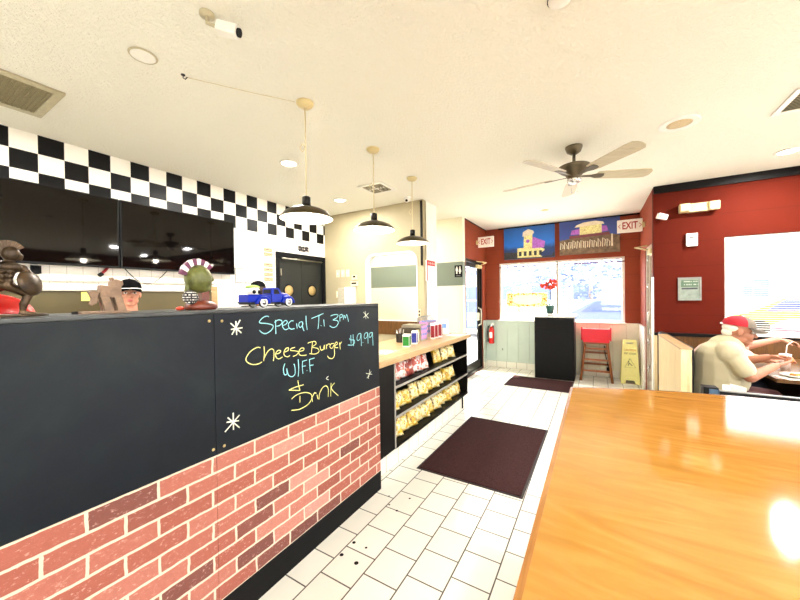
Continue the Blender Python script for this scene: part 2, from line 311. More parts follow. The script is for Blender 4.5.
M['white'] = pbr('white_plastic', (236, 234, 226), .35, var=.02); M['cream_plastic'] = pbr('cream_plastic', (206, 188, 138), .4, var=.02); M['grey'] = pbr('grey_plastic', (120, 120, 118), .4)
M['darkwood'] = wood_mat('brown_wood_panel', (72, 44, 10), (98, 62, 16), (118, 78, 26), 'Z', 2, .45); M['blond'] = wood_mat('blond_wood', (158, 124, 82), (184, 150, 106), (200, 168, 124), 'Y', 2, .35, .2)
M['maple'] = wood_mat('pale_maple_panel', (206, 178, 130), (226, 204, 158), (236, 218, 178), 'Z', 2, .4); M['honey'] = wood_mat('honey_lacquered_plywood', (134, 92, 36), (150, 106, 46), (162, 118, 58), 'X', 2.2, .07, 0, 5, 2.0)
M['honeyedge'] = wood_mat('honey_wood_edging', (118, 74, 28), (138, 90, 38), (152, 104, 50), 'Y', 2, .25, .4)
M['glass'] = glassmat('window_glass'); M['whitetile'] = None
def white_tile():
    t = NT('white_base_tile'); x, y, z = t.sep(t.coord()); b = t.new('ShaderNodeTexBrick', offset=0)
    t.link(t.comb(t.math('ADD', t.math('ADD', y, x), 20), t.math('ADD', z, .001), 0), b.inputs['Vector'])
    for k, q in (('Scale', 1), ('Mortar Size', .003), ('Mortar Smooth', .1), ('Brick Width', .2), ('Row Height', .25)): b.inputs[k].default_value = q
    b.inputs['Color1'].default_value = b.inputs['Color2'].default_value = lin((228, 226, 214)); b.inputs['Mortar'].default_value = lin((120, 114, 104))
    t.base(b.outputs['Color']); t.set(.25); return t.m
M['whitetile'] = white_tile()
M['paper'] = pbr('white_paper', (238, 236, 228), .7, var=.02); M['concrete'] = pbr('pale_concrete', (196, 192, 184), .9, bump=.1, scale=3)

# ------------------------------------------------------------------ the setting
H = 2.9
def st(name, me, mats, parent=None): return put(name, me, mats, parent, kind='structure')
def sbox(name, mats, *a, bev=0, parent=None):
    mb = MB(); mb.box(*a, bev=bev); return mb.build(name, mats, parent, kind='structure')
sbox('floor', M['floor'], -6.2, 5.12, -4.12, 7.1, -.06, 0)
FLOOR = bpy.data.objects['floor']
for hx_, hy_, hr_ in ((-1.283, 1.575, .011), (-1.193, 1.578, .008), (-1.285, 1.463, .012), (-1.173, 1.458, .013), (-1.292, 1.992, .007), (-1.21, 1.962, .009), (-1.35, 2.08, .006), (-1.2, 2.13, .008)):
    mb = MB(); mb.cyl((hx_, hy_, 0), (hx_, hy_, .0006), hr_, hr_*.8, 14); mb.build('bolt_hole', M['blackmatte'], FLOOR)
sbox('ceiling', M['ceil'], -6.2, 5.12, -4.12, 7.15, H, H+.08)
sbox('ground', M['concrete'], -60, 60, -60, 70, -.2, -.1)
st('wall_left', plate_mesh(rect(-4.12, 5.6, 0, H), [rect(3.25, 4.24, .0005, 2.18)], -.14, (-4.03, 0, 0), Y, Z), M['check'])
# pass-through wall between the kitchen and the restroom hall (opening with round corners)
ARCH = [(-3.13, 1.138)]+[(-3.13+.13-.13*math.cos(a), 2.15-.13+.13*math.sin(a)) for a in [PI/2*i/8 for i in range(9)]]+[(-2.24-.13+.13*math.sin(a), 2.15-.13+.13*math.cos(a)) for a in [PI/2*i/8 for i in range(9)]]+[(-2.24, 1.138)]
ARCH_OUT = [(-3.155, 1.138)]+[(-3.155+.15-.15*math.cos(a), 2.178-.15+.15*math.sin(a)) for a in [PI/2*i/8 for i in range(9)]]+[(-2.225-.15+.15*math.sin(a), 2.178-.15+.15*math.cos(a)) for a in [PI/2*i/8 for i in range(9)]]+[(-2.225, 1.138)]
cm = plate_mesh(rect(-4.03, -2.13, 0, H), [ARCH], -.1, (0, 4.27, 0), X, Z)
o = st('wall_middle', cm, [M['beige'], M['darkwood'], M['whitepaint']])
for p in cm.polygons:
    c = p.center
    if -3.14 < c.x < -2.23 and 1.13 < c.z < 2.16 and abs(p.normal.y) < .5: p.material_index = 2
sbox('trim_1', M['darkwood'], -3.5, -2.2, 4.25, 4.27, .93, 1.135)                    # wood panel under the opening
fr = plate_mesh(ARCH_OUT+ARCH[::-1], [], .015, (0, 4.268, 0), X, Z); st('trim_2', fr, M['whitepaint'])
sbox('trim_3', M['whitepaint'], -2.24, -2.125, 4.372, 4.72, 0, H)                       # white end of the wall
sbox('trim_4', M['blackmetal'], -2.165, -2.135, 4.25, 4.268, 1.95, H-.02)              # dark corner channel
sbox('wall_far_left', M['stripe'], -6.1, -2.02, 5.6, 5.72, 0, H)
sbox('wall_hall_left', M['beige'], -6.2, -6.1, 4.27, 5.72, 0, H)
st('wall_entry_left', plate_mesh(rect(5.72, 7.03, 0, H), [rect(5.74, 6.77, .0005, 2.2)], -.12, (-2.02, 0, 0), Y, Z), M['redfront'])
st('wall_front', plate_mesh(rect(-2.14, .78, 0, H), [rect(-1.745, .445, .985, 2.17)], -.16, (0, 7.03, 0), X, Z), M['redfront'])
st('wall_entry_right', plate_mesh(rect(5.575, 7.03, 0, H), [rect(5.62, 6.32, .0005, 2.2)], .12, (.66, 0, 0), Y, Z), M['redfront'])
st('wall_far_right', plate_mesh(rect(.66, 5.0, 0, H), [rect(1.345, 4.2, 1.0, 2.18)], -.12, (0, 5.455, 0), X, Z), M['redwall'])
st('wall_right', plate_mesh(rect(-4.0, 5.58, 0, H), [rect(-3, 0.6, .95, 2.2), rect(1.1, 4.6, .95, 2.2)], .12, (5.0, 0, 0), Y, Z), M['redwall'])
st('wall_back', plate_mesh(rect(-4.03, 5.0, 0, H), [rect(.2, 4.2, .95, 2.2)], .12, (0, -4.0, 0), X, Z), M['beige'])
# wainscots, tile bases, rails
def bead(name, mat, x0, x1):
    mb = MB(); n = round((x1-x0)/.2); s = (x1-x0)/n
    for i in range(n): mb.box(x0+i*s+.0015, x0+(i+1)*s-.0015, 7.012, 7.03, .13, .975, bev=.002)
    mb.box(x0, x1, 7.005, 7.03, .965, .985); return mb.build(name, mat, kind='structure')
bead('trim_5', M['wain'], -2.02, -.93); bead('trim_6', M['wain2'], -.345, .66)
bead('trim_14', M['wain'], -.93, -.345)
sbox('baseboard_front', M['whitetile'], -2.02, .66, 7.0, 7.03, 0, .13, bev=.004)
sbox('trim_7', M['wain'], -2.02, -2.0, 6.79, 7.03, .13, .985); sbox('baseboard_entry_left', M['whitetile'], -2.02, -1.99, 6.79, 7.03, 0, .13, bev=.003)
sbox('trim_8', M['whitepaint'], .64, .66, 6.34, 7.03, .13, .985); sbox('baseboard_entry_right', M['whitetile'], .63, .66, 6.34, 7.03, 0, .13, bev=.003)
sbox('trim_9', M['blackwood'], .66, 5.0, 5.43, 5.455, 2.805, H)                        # black crown strip
sbox('trim_10', M['blackwood'], .66, 5.0, 5.42, 5.455, .955, .995, bev=.004)           # black chair rail
sbox('trim_11', M['darkwood'], .69, 5.0, 5.435, 5.455, .1, .955); sbox('trim_12', M['maple'], .66, .69, 5.43, 5.455, 0, .955)
sbox('trim_13', M['whitepaint'], .645, .66, 5.455, 5.56, 0, 1.72)                        # pale corner guard
sbox('trim_15', M['blackwood'], -1.75, .66, 7.012, 7.03, 2.872, H); sbox('trim_16', M['blackwood'], -2.02, -2.008, 5.72, 7.03, 2.885, H)

# windows and doors
def window(name, x0, x1, z0, z1, y, d, mull=(), fr=.035, mat=None):
    f = plate_mesh(rect(x0, x1, z0, z1), [rect(a+fr/2 if i else x0+fr, b-fr/2 if j else x1-fr, z0+fr, z1-fr) for (a, i), (b, j) in zip([(x0, 0)]+[(m, 1) for m in mull], [(m, 1) for m in mull]+[(x1, 0)])], d, (0, y, 0), X, Z)
    w_ = put(name, f, mat or M['whitepaint'], kind='structure')
    xs = [x0]+list(mull)+[x1]
    for a, b in zip(xs, xs[1:]):
        mb = MB(); mb.box(a+fr/2, b-fr/2, y-d*.5-.002 if d > 0 else y, y-d*.5+.002 if d > 0 else y+.004, z0+fr/2, z1-fr/2); mb.build('pane', M['glass'], w_)
    return w_
M['maroon'] = pbr('maroon_frame', (96, 26, 36), .4)
w1 = window('window_1', -1.745, .445, .985, 2.17, 7.13, .05, mull=(-.64,), fr=.04)
mb = MB(); mb.box(-1.745, .445, 7.06, 7.08, 2.075, 2.095); mb.build('shade_rail', M['maroon'], w1)
mb = MB(); mb.box(-.655, -.625, 7.05, 7.1, 1.02, 2.15); mb.build('mullion_cap', M['steel'], w1)
mb = MB(); mb.box(-1.76, .46, 6.985, 7.1, .975, .993, bev=.003); mb.build('window_sill', M['whitepaint'], w1)
w2 = window('window_2', 1.345, 4.2, 1.0, 2.18, 5.55, .05, mull=(2.75,), fr=.03)
mb = MB(); mb.box(1.33, 4.22, 5.41, 5.56, .985, 1.002, bev=.003); mb.build('window_sill', M['whitepaint'], w2)
def sidewin(name, o, ux, a, b): 
    f = plate_mesh(rect(a, b, .95, 2.2), [rect(a+.05, (a+b)/2-.025, 1.0, 2.15), rect((a+b)/2+.025, b-.05, 1.0, 2.15)], .05, o, ux, Z)
    w_ = put(name, f, M['whitepaint'], kind='structure'); g = plate_mesh(rect(a+.02, b-.02, .97, 2.18), [], .004, o, ux, Z); put('pane', g, M['glass'], w_)
sidewin('window_3', (5.05, 0, 0), Y, -3, .6); sidewin('window_4', (5.05, 0, 0), Y, 1.1, 4.6); sidewin('window_5', (0, -4.06, 0), X, .2, 4.2)
def glass_door(name, x, y0, y1, sgn, hinge_far, fm=None):
    fm = fm or M['blackmetal']
    f = plate_mesh(rect(y0, y1, 0.003, 2.195), [rect(y0+.05, y1-.05, .05, 2.15)], .1, (x-.05, 0, 0), Y, Z)
    d = put(name, f, fm, kind='structure')
    lf = plate_mesh(rect(y0+.055, y1-.055, .055, 2.14), [rect(y0+.12, y1-.12, .2, 2.06)], .045, (x-.022, 0, 0), Y, Z)
    l = put('door_leaf', lf, fm, d)
    mb = MB(); mb.box(x-.003, x+.003, y0+.11, y1-.11, .19, 2.07); mb.build('pane', M['glass'], l)
    s = sgn*.05; yh = y1-.16 if hinge_far else y0+.16
    mb = MB(); mb.tube([(x+s*.4, yh, .9), (x+s*1.6, yh, .93), (x+s*1.6, yh, 1.23), (x+s*.4, yh, 1.26)], .012); mb.box(min(x, x+s), max(x, x+s), yh-.03, yh+.03, 1.0, 1.16, bev=.004); mb.build('door_handle', M['steel'], l)
    mb = MB()
    for k in range(5): mb.cyl((x+s*.6, (y1 if not hinge_far else y0)-.05+(.1 if hinge_far else 0), .3+.42*k), (x+s*.6, (y1 if not hinge_far else y0)-.05+(.1 if hinge_far else 0), .4+.42*k), .014)
    mb.build('hinge', M['chrome'], l)
    mb = MB(); ya = y0+.2 if not hinge_far else y1-.2
    mb.box(min(x+sgn*.022, x+sgn*.075), max(x+sgn*.022, x+sgn*.075), ya-.12, ya+.14, 2.06, 2.125, bev=.005); mb.tube([(x+sgn*.07, ya+.1, 2.13), (x+sgn*.24, ya-.12, 2.15), (x+sgn*.1, ya-.3 if hinge_far else ya-.12, 2.17)], .011); mb.build('door_closer', M['cream_plastic'], l)
    return d
glass_door('door_1', -2.08, 5.745, 6.765, 1, True)
M['paleframe'] = pbr('pale_aluminium_frame', (176, 160, 140), .45)
glass_door('door_2', .72, 5.625, 6.315, -1, False, M['paleframe'])
# double swing doors to the back kitchen
f = plate_mesh([(3.24, .002), (3.24, 2.19), (4.245, 2.19), (4.245, .002), (4.2, .002), (4.2, 2.13), (3.285, 2.13), (3.285, .002)][::-1], [], -.16, (-4.0, 0, 0), Y, Z)
d3 = put('door_3', f, M['blackmatte'], kind='structure')
M['doorgrey'] = pbr('slate_door_laminate', (34, 36, 34), .4, spec=.3); M['amber'] = pbr('amber_porthole', (170, 144, 92), .5, spec=.2)
for a, b, cy in ((3.288, 3.742, 3.49), (3.748, 4.197, 3.969)):
    mb = MB(); mb.box(-4.09, -4.05, a, b, .01, 2.125, bev=.003); lf = mb.build('door_leaf', M['doorgrey'], d3)
    mb = MB(); mb.lathe([(.0, -.004), (.095, -.004), (.1, 0), (.095, .006), (.08, .006)], (-4.046, cy, 1.62), X, 32, cap=False); mb.build('porthole_ring', M['blackmatte'], lf)
    mb = MB(); mb.lathe([(.001, .002), (.086, .002), (.086, .004), (.001, .005)], (-4.048, cy, 1.62), X, 32, sx=1, sy=1); mb.build('porthole', M['amber'], lf)
    mb = MB(); mb.box(-4.05, -4.046, a+.02, b-.02, .1, .4); mb.build('kick_plate', M['steel'], lf)
mb = MB(); mb.cyl((-3.995, 3.33, 2.1), (-3.995, 4.15, 2.1), .012); mb.box(-4.01, -3.985, 3.29, 3.31, 1.84, 1.94); mb.build('hinge_rail', M['steel'], d3)
# ------------------------------------------------------------------ order counter with chalkboard and brick front
oc = thing('order_counter', 'tall order counter with chalkboard front above pink brick panels', 'counter', (-1.63, .7, 0))
YJ, YE, Y0, XF = .84, 2.13, -1.0, -1.46
M['countertop'] = pbr('worn_black_counter_top', (44, 46, 44), .4, var=.35, scale=9)
mb = MB(); mb.box(-1.8, XF-.012, Y0, YE, 0, 1.436); mb.build('counter_body', M['blackwood'], oc)
mb = MB(); mb.box(-1.83, XF, Y0, YE+.004, 1.436, 1.452, bev=.004); mb.build('counter_top', M['countertop'], oc)
mb = MB(); mb.box(XF-.012, XF+.006, Y0, YE, 0, .142, bev=.003); mb.build('base_plinth', M['blackmatte'], oc)
M['chalkw'] = pbr('pale_blue_chalk', (150, 215, 222), .9); M['chalky'] = pbr('yellow_chalk', (226, 220, 136), .9); M['chalkp'] = pbr('white_chalk', (224, 228, 206), .9)
boards = []
for a, b in ((Y0, YJ-.001), (YJ+.001, YE)):
    mb = MB(); mb.box(XF-.012, XF, a, b, .804, 1.4355, bev=.001); boards.append(mb.build('chalkboard_panel', M['chalk'], oc))
    mb = MB(); mb.box(XF-.012, XF+.002, a, b, .142, .803, bev=.001); mb.build('brick_panel', M['brick'], oc)
def chalk(keys, mat, name, r=.0026):
    mb = MB()
    for k in keys:
        for L in CHALK[k]:
            P_ = [V(XF+.0008, a, b) for a, b in L]
            if len(P_) > 2:                                   # smooth the stroke
                Q = []
                for i in range(len(P_)-1):
                    p0, p1, p2, p3 = P_[max(i-1, 0)], P_[i], P_[i+1], P_[min(i+2, len(P_)-1)]
                    for j in range(4):
                        t = j/4; Q.append(.5*((2*p1)+(p2-p0)*t+(2*p0-5*p1+4*p2-p3)*t*t+(3*p1-p0-3*p2+p3)*t**3))
                P_ = Q+[P_[-1]]
            b2 = MB(); b2.tube(P_, r, 6)
            for v in b2.bm.verts: v.co.x = XF+.0008+(v.co.x-XF-.0008)*.25
            mb.merge(b2.bm)
    return mb.build(name, mat, boards[1])
chalk(['special'], M['chalkw'], 'chalk_writing'); chalk(['price'], M['chalkw'], 'chalk_writing'); chalk(['burger'], M['chalky'], 'chalk_writing'); chalk(['fries'], M['chalkw'], 'chalk_writing'); chalk(['drink'], M['chalky'], 'chalk_writing')
chalk(['tick'], M['chalkp'], 'chalk_mark', .0024)
for k in ('star1', 'star2', 'star3', 'star4'): chalk([k], M['chalkp'], 'chalk_star', (.0032 if k in ('star1', 'star2') else .0024))
M['brass'] = pbr('brass_screw', (205, 180, 120), .35, .9)
for (a, b), i in (((.819, 1.405), 0), ((.876, 1.401), 1), ((.827, .834), 0), ((.877, .832), 1)):
    mb = MB(); mb.lathe([(.0005, .003), (.0055, .0025), (.007, 0)], (XF, a, b), X, 12); mb.build('screw', M['brass'], boards[i])

# ------------------------------------------------------------------ serving counter with snack shelves
sv = thing('snack_counter', 'low counter with blond wood top over black shelves of chip bags', 'counter', (-1.8, 3.2, 0))
XS = -1.49; ya, yb = 2.41, 4.27
mb = MB(); mb.box(-2.12, XF, 2.14, 4.32, .938, .99, bev=.006); mb.build('counter_top', M['blond'], sv)
mb = MB(); mb.box(-2.1, XS, 2.14, ya, .195, .938); mb.box(-2.1, -2.08, ya, yb, .195, .938); mb.box(-2.1, XS, yb-.02, yb, .195, .938); mb.build('cabinet_carcass', M['blackwood'], sv)
M['shelfedge'] = pbr('grey_shelf_edging', (150, 146, 138), .4)
for z in (.195, .45, .71):
    mb = MB(); mb.box(-2.08, XS-.004, ya, yb-.02, z, z+.02); s_ = mb.build('shelf', M['blackwood'], sv)
    mb = MB(); mb.box(XS-.004, XS+.003, ya-.004, yb, z-.003, z+.017); mb.build('edge_strip', M['shelfedge'] if z > .3 else M['blackwood'], s_)
mb = MB(); mb.box(XS-.006, XS+.006, ya-.012, ya+.004, .195, .938); mb.build('edge_post', M['shelfedge'], sv)
mb = MB(); mb.box(-2.05, -1.55, 2.14, 4.3, 0, .195); mb.build('tile_base', M['whitetile'], sv)
mb = MB(); mb.box(-1.552, -1.535, 4.2, 4.215, 0, .19); mb.build('support_leg', M['blackmatte'], sv)

def bag_mat(name, a, b, c, k=.52, seed=0):
    t = NT(name); n = t.noise(t.coord(loc=(seed, 2*seed, 0)), 22, 3, .6, .4); n2 = t.noise(t.coord(loc=(seed, 0, 5)), 30, 3)
    z = t.sep(t.coord())[2]
    col = t.ramp(n, [(.0, a), (k, a), (k+.05, b)], 'LINEAR'); t.base(t.mix(t.ramp(n2, [(.57, (0, 0, 0)), (.63, (255, 255, 255))]), col, c))
    t.set(.28, spec=.6); return t.m
BM = {'y': [bag_mat('yellow_snack_film', (214, 178, 46), (236, 224, 176), (110, 66, 24), .46, 1), bag_mat('golden_snack_film', (204, 164, 36), (232, 216, 150), (126, 74, 28), .47, 4)],
      'r': [bag_mat('white_red_snack_film', (226, 214, 208), (176, 60, 44), (208, 96, 40), .50, 2), bag_mat('maroon_snack_film', (138, 52, 44), (224, 212, 206), (206, 90, 36), .55, 7)]}
def bag_mesh(w, h, t, seed):
    rnd = random.Random(seed); bm = bmesh.new(); nu, nv = 9, 11; ph = [rnd.random()*6 for _ in range(4)]
    def P_(i, j, s):
        u, v = i/(nu-1), j/(nv-1)
        f = (math.sin(PI*u)**.55)*(math.sin(PI*min(max((v-.06)/.88, 0), 1))**.6)
        d = s*t*.5*f*(1+.16*math.sin(6*u+ph[0])*math.sin(7*v+ph[1]))+.004*math.sin(9*u+ph[2]+4*v)
        pinch = 1-.09*math.sin(PI*v)+.05*abs(v-.5)
        return V((u-.5)*w*pinch, d, v*h+.003*math.sin(14*u+ph[3])*(v > .8))
    G = [[[bm.verts.new(P_(i, j, s)) for j in range(nv)] for i in range(nu)] for s in (-1, 1)]
    for s in (0, 1):
        for i in range(nu-1):
            for j in range(nv-1):
                q = (G[s][i][j], G[s][i+1][j], G[s][i+1][j+1], G[s][i][j+1]); f = bm.faces.new(q if s == 0 else q[::-1]); f.smooth = True
    bmesh.ops.remove_doubles(bm, verts=bm.verts, dist=.0035); bmesh.ops.recalc_face_normals(bm, faces=bm.faces)
    me = bpy.data.meshes.new('chip_bag'); bm.to_mesh(me); bm.free(); return me
bagm = {}
ORD = ['first', 'second', 'third', 'fourth', 'fifth', 'sixth', 'seventh', 'eighth', 'ninth', 'tenth', 'eleventh', 'twelfth']
rows = [('top', .73, [(2.52, 'r', .15), (2.68, 'r', .17), (2.83, 'r', .16), (2.99, 'r', .17), (3.14, 'r', .16), (3.5, 'y', .17), (3.68, 'y', .16), (3.9, 'y', .15)]),
        ('middle', .47, [(2.5, 'y', .13), (2.62, 'y', .14), (2.74, 'y', .14), (2.93, 'y', .16), (3.1, 'y', .15), (3.25, 'y', .15), (3.4, 'y', .14), (3.56, 'y', .15), (3.73, 'y', .15), (3.93, 'y', .14)]),
        ('bottom', .215, [(2.56, 'y', .17), (2.72, 'y', .17), (2.87, 'y', .17), (3.01, 'y', .16), (3.14, 'y', .15), (3.28, 'y', .17), (3.44, 'y', .16), (3.6, 'y', .15), (3.75, 'y', .15), (3.9, 'y', .15), (4.03, 'y', .14), (4.15, 'y', .14)])]
cw = {'y': 'yellow', 'r': 'white and red'}
for sh, z, L in rows:
    for i, (y, c, h) in enumerate(L):
        me = bag_mesh(.145, h, .065, 31*i+len(sh)); me.materials.append(BM[c][(i*2+len(sh)) % 3 % 2])
        tl = math.radians(-14-3*(i % 3)); o = bpy.data.objects.new('chip_bag', me); COL.objects.link(o)
        rz = PI/2+math.radians((-18, -8, -26, -12)[(i+len(sh)) % 4])
        o.rotation_euler = (tl, math.radians((i*37 % 9)-4), rz); o.location = (XS-.075-.012*(i % 2), y, z+.001+.018)
        dz = min((o.matrix_basis @ v.co).z for v in me.vertices); o.location.z += z+.0005-dz
        near = 'nearest the chalkboard' if i == 0 else ('at the far end' if i == len(L)-1 else ORD[i]+' from the chalkboard end')
        tag(o, f'{cw[c]} chip bag on the {sh} shelf, {near}', 'chip bag', f'chip bags on the {sh} shelf')

# ------------------------------------------------------------------ honey wood table in the foreground
tb = thing('bar_table', 'big honey coloured glossy wood table in the foreground', 'table', (.7, .9, 0))
edge = [(-.12, 2.0), (.0, 2.055), (.18, 2.115), (.37, 2.165), (.6, 2.195), (.8, 2.205), (1.6, 2.23)]
out = [(-.12, -.5)]+edge+[(1.6, -.5)]
inn = [(-.108, -.49)]+[(-.108, 1.99)]+[(a+.004, b-.012) for a, b in edge[1:-1]]+[(1.588, 2.217), (1.588, -.49)]
mb = MB(); mb.prism(inn, (0, 0, .96), X, Y, .04); mb.build('tabletop', M['honey'], tb)
me = plate_mesh(out, [inn], .045, (0, 0, .956), X, Y); put('edge_trim', me, M['honeyedge'], tb)
mb = MB(); mb.box(.72, .84, .8, .92, .03, .955); mb.cyl((.78, .86, .0), (.78, .86, .03), .34, .3, 32); mb.build('pedestal', M['blackmetal'], tb)

# ------------------------------------------------------------------ floor mats
M['mat'] = pbr('dark_brown_carpet_mat', (52, 31, 31), .95, spec=.1, var=.3, scale=120, bump=.5); M['matedge'] = pbr('black_rubber_edge', (38, 28, 28), .7)
def mat_(label, x0, x1, y0, y1, rz=0):
    r = thing('floor_mat', label, 'mat', ((x0+x1)/2, (y0+y1)/2, 0), 'dark brown floor mats')
    mb = MB(); mb.box(x0, x1, y0, y1, 0, .006, bev=.002); mb.build('rubber_edge', M['matedge'], r)
    mb = MB(); mb.box(x0+.018, x1-.018, y0+.018, y1-.018, .004, .012, bev=.003); mb.build('carpet_pile', M['mat'], r); r.rotation_euler.z = rz
mat_('large dark brown floor mat in the aisle beside the snack shelves', -1.35, -.465, 2.53, 3.96, math.radians(-.5))
mat_('smaller dark brown floor mat by the black cabinet under the window', -1.335, -.33, 5.63, 6.385, math.radians(-.5))

# ------------------------------------------------------------------ pendant lamps
M['shade'] = pbr('olive_bronze_lampshade', (70, 60, 38), .3, .8); M['shadein'] = pbr('white_lampshade_inside', (245, 240, 225), .4, var=.01); M['cord'] = pbr('cream_cord', (205, 190, 150), .6)
M['bulb'] = emit('warm_bulb', (255, 238, 208), 8); M['bulbdim'] = emit('dim_bulb', (255, 240, 215), 4)
def pendant(x, y, zr, R, label, on, loop):
    r = thing('pendant_lamp', label, 'pendant lamp', (x, y, zr), 'pendant lamps over the counters')
    mb = MB(); mb.lathe([(.062, 0), (.06, -.012), (.045, -.03), (.012, -.038)], (x, y, H), seg=28); mb.build('ceiling_canopy', M['cream_plastic'], r)
    mb = MB(); zt = zr+.145
    pts = [(x, y, H-.035), (x, y, zt+.45)]
    mb.tube([(x, y, H-.035), (x, y, zt)], .0045, 6)
    if loop: mb.tube([(x+.0, y, loop), (x-.02, y-.012, loop+.03), (x-.035, y-.02, loop), (x-.02, y-.012, loop-.03), (x, y, loop-.005)], .004, 6)
    mb.build('cord', M['cord'], r)
    mb = MB(); mb.lathe([(.03, .075), (.03, .148), (.02, .155)], (x, y, zr), seg=24); mb.lathe([(.033, .07), (.034, .09)], (x, y, zr), seg=24); mb.build('socket_cup', M['blackmetal'], r)
    prof = [(.032, .082), (.07, .074), (.115, .06), (.15, .042), (R-.02, .018), (R-.006, .004), (R, -.003)]
    mb = MB(); mb.lathe(prof, (x, y, zr), seg=48, cap=False); mb.lathe([(R, -.003), (R-.004, -.004)], (x, y, zr), seg=48, cap=False); sh = mb.build('lamp_shade', M['shade'], r)
    mb = MB(); mb.lathe([(max(a-.004, .02), b-.004) for a, b in prof], (x, y, zr), seg=48, cap=False); mb.build('shade_lining', M['shadein'], sh)
    mb = MB(); mb.ell((x, y, zr+.035), (.03, .03, .038), seg=20, rings=14); mb.build('bulb', M['bulb'] if on else M['bulbdim'], r)
    l = bpy.data.lights.new('pendant_light', 'POINT'); l.energy = 3.5 if on else .8; l.color = (1, .9, .76); l.shadow_soft_size = .03
    lo = bpy.data.objects.new('pendant_light', l); COL.objects.link(lo); lo.parent = r; lo.location = (0, 0, -.012)
pendant(-1.785, 1.71, 2.075, .188, 'nearest and largest looking of the three hanging dome lamps', True, 2.58)
pendant(-1.80, 2.575, 2.14, .2, 'middle one of the three hanging dome lamps over the counters', True, 2.55)
pendant(-1.855, 3.44, 2.135, .2, 'farthest of the three hanging dome lamps by the white wall end', False, 2.5)

# ------------------------------------------------------------------ ceiling fan
fan = thing('ceiling_fan', 'bronze ceiling fan with five pale blades above the aisle', 'ceiling fan', (-.17, 3.55, 2.55))
M['fanbody'] = pbr('antique_pewter', (96, 86, 68), .35, .7); M['blade'] = wood_mat('pale_fan_blade', (176, 164, 136), (190, 178, 150), (202, 192, 166), 'X', 2, .45)
fx, fy = -.17, 3.55
mb = MB(); mb.lathe([(.075, 0), (.075, -.012), (.06, -.05), (.03, -.07), (.02, -.075)], (fx, fy, H), seg=32); mb.build('ceiling_canopy', M['fanbody'], fan)
mb = MB(); mb.cyl((fx, fy, 2.83), (fx, fy, 2.72), .014); mb.build('downrod', M['fanbody'], fan)
mb = MB(); mb.lathe([(.02, 2.735), (.06, 2.73), (.135, 2.715), (.148, 2.7), (.14, 2.685), (.11, 2.66), (.075, 2.64), (.06, 2.61), (.05, 2.6)], (fx, fy, 0), seg=40); mb.build('motor_housing', M['fanbody'], fan)
mb = MB(); mb.lathe([(.05, 2.605), (.062, 2.59), (.058, 2.57), (.035, 2.555), (.01, 2.55)], (fx, fy, 0), seg=28); mb.build('switch_housing', M['chrome'], fan)
for dx in (-.02, .025):
    mb = MB(); mb.tube([(fx+dx, fy-.02, 2.565), (fx+dx, fy-.02, 2.47)], .002, 5); mb.ell((fx+dx, fy-.02, 2.465), .006, seg=8, rings=6); mb.build('pull_chain', M['chrome'], fan)
for k in range(5):
    a = math.radians(170+72*k); d = V(math.cos(a), math.sin(a), 0); n = V(-d.y, d.x, 0); tlt = math.radians(-13)
    wv = n*math.cos(tlt)+Z*math.sin(tlt); c = V(fx, fy, 2.625)
    out_ = [(.2, -.05), (.25, -.058), (.6, -.07), (.66, -.064), (.685, -.035), (.69, 0), (.685, .035), (.66, .064), (.6, .07), (.25, .058), (.2, .05)]
    mb = MB(); mb.prism(out_, c-wv.cross(d)*.0, d, wv, .006); b_ = mb.build('fan_blade', M['blade'], fan)
    mb = MB(); mb.prism([(.06, -.012), (.15, -.016), (.2, -.035), (.26, -.03), (.27, 0), (.26, .03), (.2, .035), (.15, .016), (.06, .012)], c-Z*.007, d, wv, .005); mb.build('blade_bracket', M['fanbody'], b_)

# ------------------------------------------------------------------ recessed lights, vents, cameras on the ceiling
M['lit'] = emit('downlight_diffuser', (255, 240, 214), 9)
def downlight(x, y, label, power, r_=.075, group='recessed ceiling lights'):
    r = thing('recessed_light', label, 'ceiling light', (x, y, H-.012), group)
    mb = MB(); mb.lathe([(r_, 0), (r_+.022, -.004), (r_+.02, -.01), (r_, -.012), (r_-.004, -.006)], (x, y, H), seg=36, cap=False); mb.build('trim_ring', M['white'], r)
    mb = MB(); mb.lathe([(.001, -.006), (r_-.002, -.006), (r_-.002, -.002), (.001, -.002)], (x, y, H), seg=36); mb.build('diffuser', M['lit'], r)
    l = bpy.data.lights.new('downlight', 'AREA'); l.shape = 'DISK'; l.size = r_*1.9; l.energy = power; l.color = (1, .975, .93)
    lo = bpy.data.objects.new('downlight', l); COL.objects.link(lo); lo.parent = r; lo.location = (0, 0, -.004)
PW = 24
downlight(-2.722, 2.375, 'round recessed light in the ceiling left of the nearest hanging lamp', PW)
downlight(-3.145, 3.655, 'round recessed light in the ceiling near the double kitchen doors', PW*.5)
downlight(1.651, 4.806, 'round recessed light in the ceiling above the red wall window', PW)
for i, (x, y, q) in enumerate([(-2.8, .2, 1.0), (-3.0, -1.6, 1), (.75, 1.0, .8), (.4, -1.6, 1.2), (2.6, 1.2, 1.2), (2.8, 3.6, 1.0), (3.0, -1.4, 1.2), (4.2, 4.8, .8), (-3.2, 4.95, .55)]):  # the last one is added, hidden in the hall, to brighten its cream wall
    downlight(x, y, 'round recessed light in the ceiling outside the view', PW*q)
